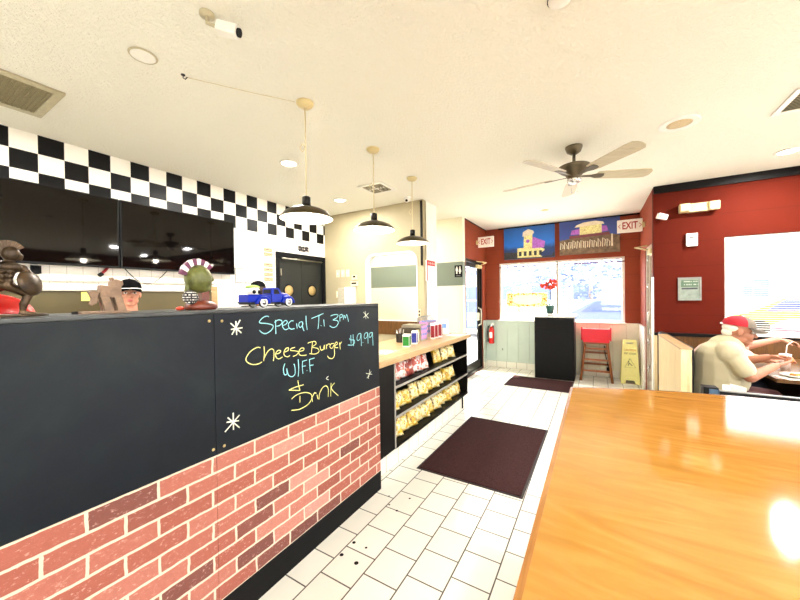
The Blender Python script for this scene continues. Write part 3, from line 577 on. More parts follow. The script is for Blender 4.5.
def grille_vent(x0, x1, y0, y1, n, label, mats, along='x', plain=False):
    r = thing('ceiling_vent', label, 'vent', ((x0+x1)/2, (y0+y1)/2, H-.02), 'ceiling air vents')
    me = plate_mesh(rect(x0, x1, y0, y1), [rect(x0+.035, x1-.035, y0+.035, y1-.035)], -.014, (0, 0, H), X, Y); put('frame', me, mats[0], r)
    mb = MB(); mb.box(x0+.03, x1-.03, y0+.03, y1-.03, H-.003, H); mb.build('backing', mats[1], r)
    mb = MB()
    for i in range(n):
        t = (i+.5)/n
        if along == 'x': mb.box(x0+.03, x1-.03, -.009, .009, -.001, .001, m=Matrix.Translation((0, y0+.035+t*(y1-y0-.07), H-.009)) @ Matrix.Rotation(math.radians(35), 4, 'X'))
        else: mb.box(-.009, .009, y0+.03, y1-.03, -.001, .001, m=Matrix.Translation((x0+.035+t*(x1-x0-.07), 0, H-.009)) @ Matrix.Rotation(math.radians(35), 4, 'Y'))
    mb.build('louvres', mats[2], r)
    return r
M['ventdark'] = pbr('dark_duct', (26, 22, 18), .9); M['vgrey'] = pbr('grey_vent_louvre', (150, 142, 120), .5); M['ventbeige'] = pbr('beige_vent_metal', (186, 176, 146), .45); M['ventmesh'] = pbr('tan_filter_mesh', (138, 128, 98), .8, var=.2, scale=200)
r = thing('return_air_grille', 'large beige air grille in the ceiling above the menu screens', 'vent', (-3.32, .45, H-.02), 'ceiling air vents')
put('frame', plate_mesh(rect(-3.6, -3.06, .1, .785), [rect(-3.555, -3.105, .145, .44), rect(-3.555, -3.105, .475, .74)], -.016, (0, 0, H), X, Y), M['ventbeige'], r)
mb = MB(); mb.box(-3.57, -3.09, .13, .755, H-.004, H); mb.build('backing', M['ventmesh'], r)
mb = MB()
for i in range(26): mb.box(-3.56, -3.1, .15+i*.0228, .157+i*.0228, H-.012, H-.004)
mb.build('louvres', M['ventmesh'], r)
r = grille_vent(-2.58, -2.22, 3.33, 3.69, 0, 'square four-way air diffuser in the ceiling behind the hanging lamps', (M['white'], M['ventdark'], M['white']))
for i in range(3):
    q = .13-.04*i; mb = MB()
    me = plate_mesh(rect(-2.4-q, -2.4+q, 3.51-q, 3.51+q), [rect(-2.4-q+.014, -2.4+q-.014, 3.51-q+.014, 3.51+q-.014)], -.012, (0, 0, H-.003), X, Y); put('diffuser_ring', me, M['vgrey'], r)
mb = MB(); mb.box(-2.53, -2.27, 3.503, 3.517, H-.014, H-.003); mb.box(-2.407, -2.393, 3.38, 3.64, H-.014, H-.003); mb.build('cross_bars', M['white'], r)
grille_vent(1.2, 1.75, 3.36, 3.76, 12, 'ceiling air vent by the right edge of the view, near the red wall', (M['white'], M['ventdark'], M['ventbeige']))
r = thing('ceiling_speaker', 'large round white ceiling speaker with beige grille right of the fan', 'speaker', (.6, 3.53, H-.015), 'round ceiling speakers')
mb = MB(); mb.lathe([(.14, 0), (.138, -.008), (.12, -.012), (.085, -.008)], (.6, 3.53, H), seg=44, cap=False); mb.build('bezel', M['white'], r)
mb = MB(); mb.lathe([(.001, -.012), (.06, -.011), (.086, -.007), (.086, -.001), (.001, -.001)], (.6, 3.53, H), seg=44); mb.build('grille', pbr('beige_speaker_grille', (196, 176, 138), .6, var=.2, scale=400), r)
r = thing('ceiling_cover_plate', 'round white cover plate on the ceiling left of the nearest hanging lamp', 'cover plate', (-2.216, .895, H-.01))
mb = MB(); mb.lathe([(.001, -.012), (.055, -.011), (.06, -.008)], (-2.216, .895, H), seg=36); mb.build('disc', M['white'], r)
mb = MB(); mb.lathe([(.06, 0), (.07, -.004), (.066, -.009), (.06, -.009)], (-2.216, .895, H), seg=36, cap=False); mb.build('rim', M['ventbeige'], r)
r = thing('hook_and_wire', 'small ceiling hook holding a thin wire that runs to the nearest lamp', 'hook', (-2.2, 1.1, H-.03))
mb = MB(); mb.tube([(-2.2, 1.1, H), (-2.2, 1.1, H-.02), (-2.185, 1.105, H-.032), (-2.17, 1.11, H-.02)], .003, 6); mb.cyl((-2.2, 1.1, H), (-2.2, 1.1, H-.004), .012); mb.build('hook', M['blackmetal'], r)
mb = MB(); mb.tube([(-2.19, 1.105, H-.015), (-2.0, 1.4, H-.012), (-1.83, 1.655, H-.006)], .002, 5); mb.build('wire', M['cord'], r)
r = thing('security_camera', 'white bullet camera on the ceiling near the top left of the view', 'camera', (-1.56, .95, H-.1), 'white security cameras')
mb = MB(); mb.lathe([(.034, 0), (.034, -.012), (.012, -.016)], (-1.63, .93, H), seg=24); mb.tube([(-1.63, .93, H-.012), (-1.63, .93, H-.045), (-1.6, .95, H-.06)], .009); mb.build('mount', M['ventbeige'], r)
mb = MB(); mb.box(-.05, .05, -.027, .027, -.025, .025, bev=.008, m=Matrix.Translation((-1.55, .985, H-.075)) @ Matrix.Rotation(math.radians(32), 4, 'Z') @ Matrix.Rotation(math.radians(14), 4, 'Y')); mb.build('camera_body', M['white'], r)
mb = MB(); mb.cyl((-1.507, 1.012, H-.088), (-1.499, 1.017, H-.091), .02, seg=20); mb.build('lens', M['blackmatte'], r)
r = thing('security_camera', 'small white dome camera on the ceiling at the dark corner strip', 'camera', (-2.27, 4.06, H-.08), 'white security cameras')
mb = MB(); mb.lathe([(.05, 0), (.05, -.02), (.03, -.03)], (-2.27, 4.06, H), seg=28); mb.build('mount', M['white'], r)
mb = MB(); mb.ell((-2.265, 4.045, H-.05), .034, seg=20, rings=14); mb.build('camera_body', M['white'], r)
mb = MB(); mb.cyl((-2.255, 4.02, H-.058), (-2.252, 4.008, H-.061), .016, seg=18); mb.build('lens', M['blackmatte'], r)
r = thing('smoke_detector', 'small round disc on the ceiling at the top edge of the view', 'detector', (-.137, 1.74, H-.02))
mb = MB(); mb.lathe([(.05, 0), (.05, -.012), (.038, -.022), (.001, -.024)], (-.137, 1.745, H), seg=32); mb.build('detector_body', M['white'], r)
mb = MB(); mb.lathe([(.052, 0), (.056, -.004), (.052, -.006)], (-.137, 1.745, H), seg=32, cap=False); mb.build('detector_ring', M['blackmetal'], r)
r = thing('sprinkler_plate', 'small round plate on the ceiling in front of the framed night pictures', 'sprinkler', (-.709, 5.912, H-.012))
mb = MB(); mb.lathe([(.055, 0), (.052, -.008), (.001, -.01)], (-.709, 5.912, H), seg=28); mb.build('plate', M['cream_plastic'], r)
# ------------------------------------------------------------------ menu screens and kitchen wall
M['screen'] = pbr('glossy_dark_screen', (8, 6, 5), .04, spec=.3)
def tv(y0, y1, label):
    r = thing('menu_screen', label, 'screen', (-3.97, (y0+y1)/2, 1.83), 'menu screens on the tiled wall')
    mb = MB(); mb.box(-3.985, -3.945, y0, y1, 1.81, 2.474, bev=.004); mb.build('screen_housing', M['black'], r)
    mb = MB(); mb.box(-3.946, -3.942, y0+.012, y1-.012, 1.828, 2.462); mb.build('screen_glass', M['screen'], r)
    mb = MB(); mb.box(-4.03, -3.984, (y0+y1)/2-.2, (y0+y1)/2+.2, 2.05, 2.35); mb.build('wall_mount', M['blackmatte'], r)
tv(.16, 1.368, 'wide black menu screen at the left edge of the view')
tv(1.376, 2.545, 'wide black menu screen nearer the double kitchen doors')
def wallplate(name, label, cat, y0, y1, z0, z1, mats, t=.004, group=None, x=-4.03):
    mb = MB(); mb.box(x, x+t, y0, y1, z0, z1); return mb.build(name, mats, None, label, cat, group)
def print_mat(name, bg, ink, sx, sz, thr=.5, scale=1):
    t = NT(name); x, y, z = t.sep(t.coord()); ln = t.math('LESS_THAN', t.math('FRACT', t.math('MULTIPLY', z, sz)), .4)
    n = t.noise(t.comb(t.math('MULTIPLY', t.math('ADD', y, x), sx), 0, t.math('FLOOR', t.math('MULTIPLY', z, sz))), 1.0*scale, 2)
    t.base(t.mix(t.math('MULTIPLY', ln, t.math('GREATER_THAN', n, thr)), bg, ink)); t.set(.6); return t.m
M['print1'] = print_mat('printed_notice', (214, 212, 204), (120, 118, 112), 55, 45, .56); M['print2'] = print_mat('printed_sticker', (196, 172, 130), (60, 44, 34), 90, 38, .46)
wallplate('paper_notice', 'tall white paper notice taped right of the menu screens, upper one', 'notice', 2.615, 2.935, 1.925, 2.2, M['print1'], .002)
r = thing('framed_notice', 'white framed certificate on the tiles below the paper notice', 'notice', (-4.03, 2.73, 1.72))
put('frame', plate_mesh(rect(2.6, 2.865, 1.71, 1.905), [rect(2.61, 2.855, 1.72, 1.895)], .008, (-4.03, 0, 0), Y, Z), M['grey'], r)
mb = MB(); mb.box(-4.03, -4.026, 2.608, 2.857, 1.718, 1.897); mb.build('sheet', M['print1'], r)
for i, (a, b) in enumerate(((2.168, 2.225), (2.105, 2.16), (1.955, 2.01), (1.885, 1.94), (1.82, 1.872), (1.75, 1.805))):
    wallplate('wall_sticker', f'small cream sticker beside the double doors, {ORD[i]} from the top of the column', 'sticker', 3.04, 3.19, a, b, M['print2'], .002, 'stickers beside the kitchen doors')
M['doorsign'] = print_mat('black_white_sign', (38, 30, 32), (214, 206, 198), 22, 26, .52)
wallplate('door_sign', 'small black and white sign on the tiles above the double doors', 'sign', 3.67, 3.89, 2.24, 2.33, M['doorsign'], .004)
# steel equipment behind the counter
M['oliveSteel'] = pbr('warm_reflecting_steel', (84, 74, 44), .35, .4, var=.05, scale=2)
r = thing('kitchen_back_cabinet', 'olive steel kitchen cabinet along the wall behind the cook', 'cabinet', (-3.9, 1.3, 0))
mb = MB(); mb.box(-4.03, -3.86, .05, 2.2, 0, 1.585, bev=.004); mb.build('cabinet_body', M['oliveSteel'], r)
mb = MB(); mb.box(-4.03, -3.84, .05, 2.2, 1.585, 1.6, bev=.003); mb.build('top_lip', M['steel'], r)
mb = MB(); mb.box(-4.03, -4.01, .05, 2.32, 1.675, 1.69); mb.build('wall_rail', M['steel'], r)
mb = MB(); mb.box(-3.862, -3.856, 1.93, 2.12, 1.565, 1.582); mb.build('label_strip', pbr('olive_label', (120, 112, 40), .5), r)
r = thing('wooden_board', 'cream framed board standing at the end of the steel kitchen cabinet', 'board', (-3.95, 2.27, 1.2))
mb = MB(); mb.box(-4.03, -3.99, 2.21, 2.36, 0, 1.655, bev=.003); mb.build('board', M['blond'], r)
mb = MB(); mb.box(-3.992, -3.985, 2.345, 2.365, 0, 1.665); mb.build('edge_strip', M['white'], r)
mb = MB(); mb.box(-3.856, -3.852, 1.06, 1.2, 1.5, 1.58); mb.build('sticky_note', pbr('yellow_note', (236, 222, 110), .7), None, 'yellow paper note stuck on the steel cabinet behind the wooden figure', 'note')
for y, lb, c in ((.83, 'small black bracket on the white tiles left, under the menu screen', 'blackmatte'), (2.02, 'small grey box on the white tiles behind the helmet bust', 'grey')):
    mb = MB(); mb.box(-4.03, -4.0, y-.035, y-.012, 1.735, 1.8); mb.box(-4.03, -3.995, y-.012, y+.012, 1.73, 1.8); mb.box(-4.03, -4.0, y+.016, y+.024, 1.735, 1.8); mb.build('wall_bracket', M[c], None, lb, 'bracket')
mb = MB(); mb.tube([(-4.02, 1.3, 1.82), (-4.0, 1.27, 1.78), (-3.995, 1.24, 1.75)], .012); o = mb.build('cable_clip', pbr('red_cable_clip', (150, 30, 34), .4), None, 'red and black cable clip hanging under the seam of the menu screens', 'clip')
mb = MB(); mb.tube([(-3.995, 1.25, 1.755), (-3.99, 1.225, 1.735)], .018); mb.build('plug', M['blackmatte'], o)
mb = MB(); mb.tube([(-4.02, 1.42+.4*t, 1.83-.16*math.sin(PI*t)) for t in [i/14 for i in range(15)]], .004, 6); mb.build('power_cable', M['blackmatte'], None, 'thin black cable hanging in an arc under the menu screens', 'cable')

# ------------------------------------------------------------------ ornaments on the order counter
ZC = 1.452
M['bronze'] = pbr('aged_bronze', (58, 44, 28), .38, .5, var=.5, scale=25); M['redgloss'] = pbr('glossy_red', (200, 22, 20), .2, coat=.5); M['yellow'] = pbr('yellow_plastic', (226, 190, 60), .4)
r = thing('warrior_statue', 'bronze warrior statue with crested helmet and round shield on the counter', 'statue', (-1.6, .262, ZC))
sx, sy, sz = -1.6, .268, ZC
p = lambda a, b, c: (sx+a, sy+b, sz+c)
mb = MB()
mb.cap(p(0, -.012, .105), p(0, -.006, .15), .018, .025); mb.ell(p(.004, -.006, .157), (.03, .04, .02)); mb.cap(p(0, 0, .165), p(.002, .004, .185), .011, .011)
mb.ell(p(.004, .006, .2), (.019, .022, .024)); mb.cap(p(.004, .028, .196), p(.004, .026, .184), .006, .005)
mb.cap(p(.01, -.005, .1), p(.012, .04, .072), .0155, .0115); mb.cap(p(.012, .04, .07), p(.012, .03, .04), .0115, .011); mb.cap(p(.012, .03, .04), p(.012, .026, .012), .0105, .0065); mb.cap(p(.012, .026, .01), p(.014, .052, .007), .009, .007)
mb.cap(p(-.012, -.015, .1), p(-.016, -.05, .055), .0155, .011); mb.cap(p(-.016, -.05, .055), p(-.016, -.085, .012), .0105, .0065); mb.cap(p(-.016, -.087, .01), p(-.016, -.065, .007), .009, .007)
mb.cap(p(.012, .03, .155), p(.018, .048, .125), .012, .01); mb.cap(p(.018, .048, .125), p(.024, .045, .112), .0095, .008)
mb.cap(p(-.01, -.04, .157), p(-.004, -.07, .13), .012, .01); mb.cap(p(-.004, -.07, .13), p(.004, -.06, .1), .0095, .008); mb.ell(p(.004, -.058, .095), .011)
mb.ell(p(0, -.006, .1), (.022, .024, .016))
for k in range(3):
    for s in (-1, 1): mb.ell(p(.021+.003*k, -.008+.009*s, .113+.014*k), (.006, .008, .006), seg=8, rings=6)
for s in (-1, 1): mb.ell(p(.024, -.006+.016*s, .158), (.011, .017, .012), seg=10, rings=8)
mb.ell(p(.018, .006, .205), (.005, .014, .007), seg=10, rings=6)
put('figure', blob(mb, .0026, 1), M['bronze'], r)
mb = MB()

for k in range(10):
    a0, a1 = math.radians(205-k*17), math.radians(205-(k+1)*17+1); ro = .038+.006*math.sin(PI*(k+.5)/10)
    mb.prism([(math.cos(a0)*.019, math.sin(a0)*.021), (math.cos(a1)*.019, math.sin(a1)*.021), (math.cos(a1)*ro, math.sin(a1)*ro), (math.cos(a0)*ro, math.sin(a0)*ro)], p(0, .004, .2), Y, Z, .008)
mb.build('helmet_crest', M['bronze'], r)
mb = MB(); mb.lathe([(.001, .01), (.013, .009), (.029, .004), (.039, -.001), (.041, -.005), (.001, -.004)], p(.032, .044, .108), (.75, .6, .2), 32); mb.build('shield', M['bronze'], r)
mb = MB(); mb.lathe([(.075, 0), (.075, .006), (.07, .009), (.001, .009)], p(0, -.005, 0), seg=32, sx=.55, sy=1.25, cap=True); mb.build('base', M['bronze'], r)
r = thing('red_ornament', 'glossy red rounded ornament with yellow top behind the bronze warrior', 'ornament', (-1.71, .24, ZC))
mb = MB(); mb.ell((-1.71, .235, ZC+.0), (.05, .115, .078), seg=28, rings=18)
for v in mb.bm.verts: v.co.z = max(v.co.z, ZC)
mb.build('dome', M['redgloss'], r)
mb = MB(); mb.ell((-1.70, .2, ZC+.072), (.025, .04, .014)); mb.build('yellow_top', M['yellow'], r)
# carved wooden animal
M['carved'] = pbr('carved_dusty_wood', (124, 100, 80), .7, var=.15, bump=.3)
r = thing('wooden_animal', 'carved blocky wooden four-legged animal figure on a plank base', 'figurine', (-1.6, .5, ZC))
q = lambda a, b: (a, b)
mb = MB(); mb.prism([(-.015, .062), (.051, .059), (.051, .1), (-.012, .107)], (-1.618, .502, ZC), Y, Z, .036, .003)
for k in range(4): mb.box(-1.583, -1.58, .502-.01+.015*k, .502+.0+.015*k, ZC+.066, ZC+.08, bev=.001)
mb.build('body', M['carved'], r)
mb = MB(); mb.prism([(.016, .1), (.02, .122), (.036, .13), (.056, .124), (.058, .11), (.046, .094), (.03, .09)], (-1.614, .502, ZC), Y, Z, .03, .003); hd = mb.build('head', M['carved'], r)
mb = MB(); mb.cyl((-1.612, .53, ZC+.124), (-1.613, .526, ZC+.136), .004); mb.cyl((-1.59, .53, ZC+.124), (-1.588, .526, ZC+.136), .004); mb.build('ear', M['carved'], hd)
mb = MB(); mb.prism([(-.046, .08), (-.03, .086), (-.014, .08), (-.022, .055), (-.02, .04), (-.036, .03), (-.042, .036), (-.034, .056)], (-1.606, .502, ZC), Y, Z, .018, .002); mb.build('tail', M['carved'], r)
for x in (-1.622, -1.592):
    for a in (-.014, .026):
        mb = MB(); mb.prism([(a, .062), (a+.026, .062), (a+.034, .022), (a+.04, .008), (a+.01, .008), (a+.012, .022)], (x, .502, ZC), Y, Z, .014, .0015); mb.build('leg', M['carved'], r)
mb = MB(); mb.box(-1.63, -1.57, .432, .575, ZC, ZC+.009, bev=.002); mb.build('plank_base', M['carved'], r)
mb = MB(); mb.box(-1.62, -1.6, .418, .43, ZC, ZC+.01); mb.build('black_block', M['blackmatte'], None, 'tiny black block on the counter left of the wooden animal', 'block')
# helmet bust
M['bustgreen'] = pbr('green_gold_helmet', (86, 90, 44), .4, .2, var=.25, scale=30); M['bustbrown'] = pbr('reddish_brown_glaze', (96, 40, 22), .35, var=.2); M['purple'] = pbr('plum_crest', (92, 28, 66), .5)
bx, by = -1.6, .862
r = thing('helmet_bust', 'ancient helmet bust with plum and white crest on reddish brown base', 'figurine', (bx, by, ZC))
mb = MB(); mb.lathe([(.001, 0), (.066, 0), (.074, .01), (.07, .024), (.052, .036), (.03, .042), (.001, .042)], (bx, by, ZC), seg=36, sx=.7, sy=1.0); mb.build('base', M['bustbrown'], r)
mb = MB(); mb.box(bx-.018, bx+.018, by-.005, by+.03, ZC+.038, ZC+.09, bev=.004); mb.build('neck', M['bustbrown'], r)
mb = MB(); hx, hy, hz = bx, by-.012, ZC+.145
mb.ell((hx, hy, hz), (.052, .058, .066), seg=28, rings=20); mb.cap((hx, hy+.04, hz-.02), (hx, hy+.045, hz-.062), .022, .012); mb.ell((hx, hy+.01, hz-.045), (.04, .042, .022)); mb.cap((hx, hy+.05, hz+.02), (hx, hy+.066, hz-.002), .01, .009); mb.cap((hx, hy-.045, hz-.03), (hx, hy-.05, hz-.055), .012, .012)
put('helmet', blob(mb, .004, 2), M['bustgreen'], r)
seg = 9
for k in range(seg):
    a0, a1 = math.radians(168-k*14.5), math.radians(168-(k+1)*14.5); mb = MB()
    mb.prism([(math.cos(a0)*.05, math.sin(a0)*.055), (math.cos((a0+a1)/2)*.051, math.sin((a0+a1)/2)*.056), (math.cos(a1)*.05, math.sin(a1)*.055), (math.cos(a1)*.082, math.sin(a1)*.092), (math.cos((a0+a1)/2)*.083, math.sin((a0+a1)/2)*.094), (math.cos(a0)*.082, math.sin(a0)*.092)], (hx-.01, hy-.002, hz), Y, Z, .02, .002)
    mb.build('crest_plume', M['purple'] if k % 2 == 0 else M['white'], r, 'plum crest plume' if k % 2 == 0 else 'white crest plume')
M['swirl'] = print_mat('black_white_pattern', (18, 16, 18), (225, 222, 215), 110, 90, .5)
mb = MB(); mb.lathe([(.001, .004), (.03, .003), (.032, 0), (.001, -.004)], (bx+.04, by-.068, ZC+.058), (1, -.25, .1), 28); mb.build('patterned_disc', M['swirl'], r)
mb = MB(); mb.ell((bx-.03, by-.078, ZC+.008), (.014, .018, .009)); mb.build('orange_pebble', pbr('orange_red', (220, 70, 40), .4), None, 'small orange red lump on the counter left of the helmet bust', 'ornament')
# toy pickup truck
M['truckblue'] = pbr('glossy_royal_blue', (4, 34, 150), .35, spec=.15, coat=.08, var=.02); M['navyglass'] = pbr('dark_toy_glass', (8, 9, 24), .3, spec=.15); M['tyre'] = pbr('black_tyre', (16, 16, 17), .8)
tx, ty = -1.615, 1.24
r = thing('toy_pickup_truck', 'blue old-fashioned toy pickup truck with whitewall tyres on the counter', 'toy truck', (tx, ty, ZC))
T = lambda a, b, c: (tx+a, ty+b, ZC+c)
def tbox(mb, x0, x1, y0, y1, z0, z1, bev=.003): return mb.box(tx+x0, tx+x1, ty+y0, ty+y1, ZC+z0, ZC+z1, bev=bev)
mb = MB(); tbox(mb, -.05, .05, -.185, .18, .02, .034, .002); mb.build('chassis', M['tyre'], r)
mb = MB(); tbox(mb, -.052, .052, -.18, -.01, .036, .042); tbox(mb, .044, .052, -.18, -.01, .036, .082); tbox(mb, -.052, -.044, -.18, -.01, .036, .082); tbox(mb, -.052, .052, -.018, -.01, .036, .082)
mb.tube([T(.049, -.18, .083), T(.049, -.01, .083)], .0045); mb.tube([T(-.049, -.18, .083), T(-.049, -.01, .083)], .0045); mb.build('cargo_bed', M['truckblue'], r)
mb = MB(); tbox(mb, -.052, .052, -.186, -.178, .036, .084, .002); mb.build('tailgate', M['truckblue'], r)
mb = MB(); mb.prism([(-.005, .03), (.085, .03), (.088, .085), (.06, .128), (.05, .134), (.01, .134), (-.004, .128)], T(-.05, 0, 0), Y, Z, .1, .008); cab = mb.build('cab', M['truckblue'], r)
for s in (-1, 1):
    mb = MB(); mb.prism([(.012, .09), (.062, .09), (.048, .122), (.014, .122)], T(.0505*s-(.0008 if s > 0 else .0008), 0, 0), Y, Z, .0016); mb.build('side_window', M['navyglass'], cab)
mb = MB(); mb.box(-.04, .04, -.001, .001, -.018, .018, m=Matrix.Translation(T(0, .0755, .107)) @ Matrix.Rotation(math.radians(33), 4, 'X')); mb.build('windscreen', M['navyglass'], cab)
mb = MB(); mb.box(*T(-.038, 0, 0)[:1], tx+.038, ty-.0055, ty-.0035, ZC+.095, ZC+.122); mb.build('rear_window', M['navyglass'], cab)
mb = MB(); mb.lathe([(.001, .17), (.03, .168), (.038, .15), (.042, .11), (.044, .08)], T(0, 0, .068), Y, 24, sx=1, sy=.78); tbox(mb, -.036, .036, .08, .16, .034, .07, .008); mb.build('hood', M['truckblue'], r)
mb = MB(); tbox(mb, -.03, .03, .163, .172, .036, .082, .004); mb.build('grille', M['chrome'], r)
def fender(y, s):
    mb = MB(); R0 = .035; n = 14; prev = None; rings = []
    for k in range(n+1):
        a = PI*k/n; rr = R0+.006; c = V(0, y-math.cos(a)*rr*1.15, .026+math.sin(a)*rr); row = []
        for j in range(7):
            b = PI*j/6; row.append(mb.bm.verts.new(V(*T(s*(.046+.022*math.sin(b)**.6*(1 if j else 1)-.01*(j in (0, 6))), c.y-math.cos(a)*.012*math.cos(b), c.z+math.sin(a)*.012*math.cos(b)))))
        rings.append(row)
    for a_, b_ in zip(rings, rings[1:]):
        for j in range(6): f = mb.bm.faces.new((a_[j], a_[j+1], b_[j+1], b_[j])); f.smooth = True
    mb.ell(T(s*.053, y, .058), (.014, .046, .016), seg=16, rings=10); mb.ell(T(s*.055, y-.03, .05), (.012, .02, .014), seg=12, rings=8); mb.ell(T(s*.055, y+.03, .05), (.012, .02, .014), seg=12, rings=8); return mb.build('fender', M['truckblue'], r)
for y in (-.078, .13):
    for s in (-1, 1):
        fender(y, s)
        mb = MB(); mb.lathe([(.02, -.009), (.03, -.009), (.033, -.005), (.033, .005), (.03, .009), (.02, .009)], T(s*.056, y, .033), X, 32, cap=False); wh = mb.build('wheel', M['tyre'], r)
        mb = MB(); mb.lathe([(.017, .0105), (.0285, .0098), (.0285, -.0098), (.017, -.0105)], T(s*.056, y, .033), X, 32, cap=False); mb.build('whitewall', M['white'], wh)
        mb = MB(); mb.lathe([(.001, .012), (.008, .0115), (.012, .008), (.017, .0085), (.018, .004), (.018, -.004), (.017, -.0085), (.001, -.012)], T(s*.056, y, .033), X, 24); mb.build('hubcap', M['chrome'], wh)
for s in (-1, 1):
    mb = MB(); tbox(mb, *sorted((s*.05, s*.066)), -.03, .085, .026, .032, .002); mb.build('running_board', M['tyre'], r)
    mb = MB(); mb.lathe([(.001, .006), (.009, .003), (.01, -.006), (.001, -.012)], T(s*.034, .166, .066), Y, 18); mb.build('headlamp', M['chrome'], r)
mb = MB(); tbox(mb, -.056, .056, .178, .186, .028, .038, .003); mb.build('front_bumper', M['chrome'], r)
mb = MB(); tbox(mb, -.056, .056, -.192, -.186, .028, .038, .003); mb.build('rear_bumper', M['tyre'], r)
TRUCK = r
M['bone'] = pbr('bone_white', (226, 218, 204), .5); M['lime'] = pbr('lime_green_plush', (152, 196, 92), .8, var=.2, bump=.3)
r = thing('skull_figure', 'white skull toy with lime green hair sitting in the toy truck bed', 'toy', T(-.005, -.11, .043))
mb = MB(); mb.ell(T(-.005, -.11, .108), (.042, .045, .04)); mb.cap(T(.014, -.116, .074), T(.014, -.1, .07), .024, .022); mb.ell(T(0, -.11, .052), (.032, .035, .014)); put('skull', blob(mb, .004, 2), M['bone'], r)
for dy in (-.014, .014):
    mb = MB(); mb.ell(T(.033, -.11+dy*1.3, .104), (.01, .012, .013)); mb.build('eye_socket', M['blackmatte'], r)
mb = MB(); mb.ell(T(-.008, -.11, .138), (.036, .042, .014)); 
for k in range(9): mb.cap(T(-.008+.02*math.cos(k*.7), -.11+.03*math.sin(k*.7), .139), T(-.008+.034*math.cos(k*.7), -.11+.044*math.sin(k*.7), .136), .009, .005, 8)
mb.build('hair', M['lime'], r)
TRUCK.scale = (.82, .82, .82); r.location = V(tx, ty, ZC)+(r.location-V(tx, ty, ZC))*.82; r.scale = (.82, .82, .82)

# ------------------------------------------------------------------ fittings on the middle wall
YM = 4.27
M['ivory'] = pbr('ivory_switch_plate', (226, 212, 176), .4, var=.02)
for i, x in enumerate((-3.742, -3.635, -3.528)):
    r = thing('light_switch', f'ivory light switch on the beige wall, {ORD[i]} of three from the double doors', 'light switch', (x, YM, 1.86), 'light switches on the beige wall')
    mb = MB(); mb.box(x-.035, x+.035, YM-.006, YM, 1.845, 1.965, bev=.002); mb.build('switch_plate', M['ivory'], r)
    mb = MB(); mb.box(x-.006, x+.006, YM-.016, YM-.005, 1.89, 1.92, bev=.002); mb.build('toggle', M['white'], r)
r = thing('wall_outlet', 'ivory wall outlet low on the beige wall left of the dispenser', 'outlet', (-3.75, YM, 1.5))
mb = MB(); mb.box(-3.785, -3.715, YM-.006, YM, 1.5, 1.615, bev=.002); mb.build('outlet_plate', M['ivory'], r)
for z in (1.535, 1.58):
    mb = MB(); mb.box(-3.765, -3.735, YM-.009, YM-.005, z-.014, z+.014, bev=.002); mb.build('socket', M['white'], r)
wallb = lambda name, label, cat, x0, x1, z0, z1, m, d=.02: MB().box(x0, x1, YM-d, YM, z0, z1, bev=.003).build(name, m, None, label, cat)
r = thing('thermostat', 'small beige thermostat with dark display above the paper dispenser', 'thermostat', (-3.38, YM, 1.79))
mb = MB(); mb.box(-3.43, -3.325, YM-.022, YM, 1.79, 1.865, bev=.004); mb.build('thermostat_body', M['ivory'], r)
mb = MB(); mb.box(-3.405, -3.355, YM-.024, YM-.02, 1.825, 1.855); mb.build('display', M['black'], r)
r = thing('door_chime', 'small beige box with dark slot between thermostat and paper dispenser', 'box', (-3.38, YM, 1.69))
mb = MB(); mb.box(-3.45, -3.31, YM-.03, YM, 1.69, 1.765, bev=.004); mb.build('chime_body', M['ivory'], r)
mb = MB(); mb.box(-3.43, -3.335, YM-.032, YM-.028, 1.718, 1.745); mb.build('slot', M['blackmatte'], r)
r = thing('paper_dispenser', 'white boxy paper towel dispenser on the beige wall', 'dispenser', (-3.5, YM, 1.38))
mb = MB(); mb.box(-3.64, -3.5, YM-.13, YM, 1.39, 1.66, bev=.008); mb.build('grey_housing', pbr('grey_beige_plastic', (176, 170, 150), .4), r)
mb = MB(); mb.box(-3.5, -3.36, YM-.13, YM, 1.39, 1.67, bev=.008); mb.build('white_cover', M['white'], r)
r = thing('wall_outlet', 'double outlet with dark sockets at the foot of the beige corner strip', 'outlet', (-2.2, YM, 1.2))
mb = MB(); mb.box(-2.245, -2.18, YM-.012, YM, 1.2, 1.32, bev=.002); mb.build('outlet_plate', M['ivory'], r)
for x in (-2.228, -2.197):
    for z in (1.235, 1.285):
        mb = MB(); mb.box(x-.01, x+.01, YM-.015, YM-.011, z-.016, z+.016); mb.build('socket', M['blackmetal'], r)
# flyer on the white wall end, restroom sign
r = thing('red_white_flyer', 'white flyer with red header hung on the white wall end', 'flyer', (-2.1, 4.4, 1.73))
mb = MB(); mb.box(-2.125, -2.1, 4.32, 4.6, 1.73, 2.03); mb.build('sheet', M['paper'], r)
mb = MB(); mb.box(-2.1, -2.0985, 4.32, 4.6, 1.955, 2.03); mb.box(-2.1, -2.0985, 4.32, 4.345, 1.73, 1.955); mb.build('red_header', pbr('flyer_red', (186, 26, 36), .6), r)
mb = MB()
for k in range(4): mb.tube([(-2.098, 4.37+.06*k, 1.975), (-2.098, 4.36+.06*k, 2.0), (-2.098, 4.385+.06*k, 2.012), (-2.098, 4.395+.06*k, 1.98)], .004, 5)
mb.build('header_script', M['paper'], r)
r = thing('restroom_sign', 'black restroom sign with two white figures on the grey-green stripe', 'sign', (-2.1, 5.6, 1.83))
mb = MB(); mb.box(-2.17, -2.03, 5.59, 5.6, 1.84, 2.05, bev=.002); mb.build('sign_plate', M['blackmatte'], r)
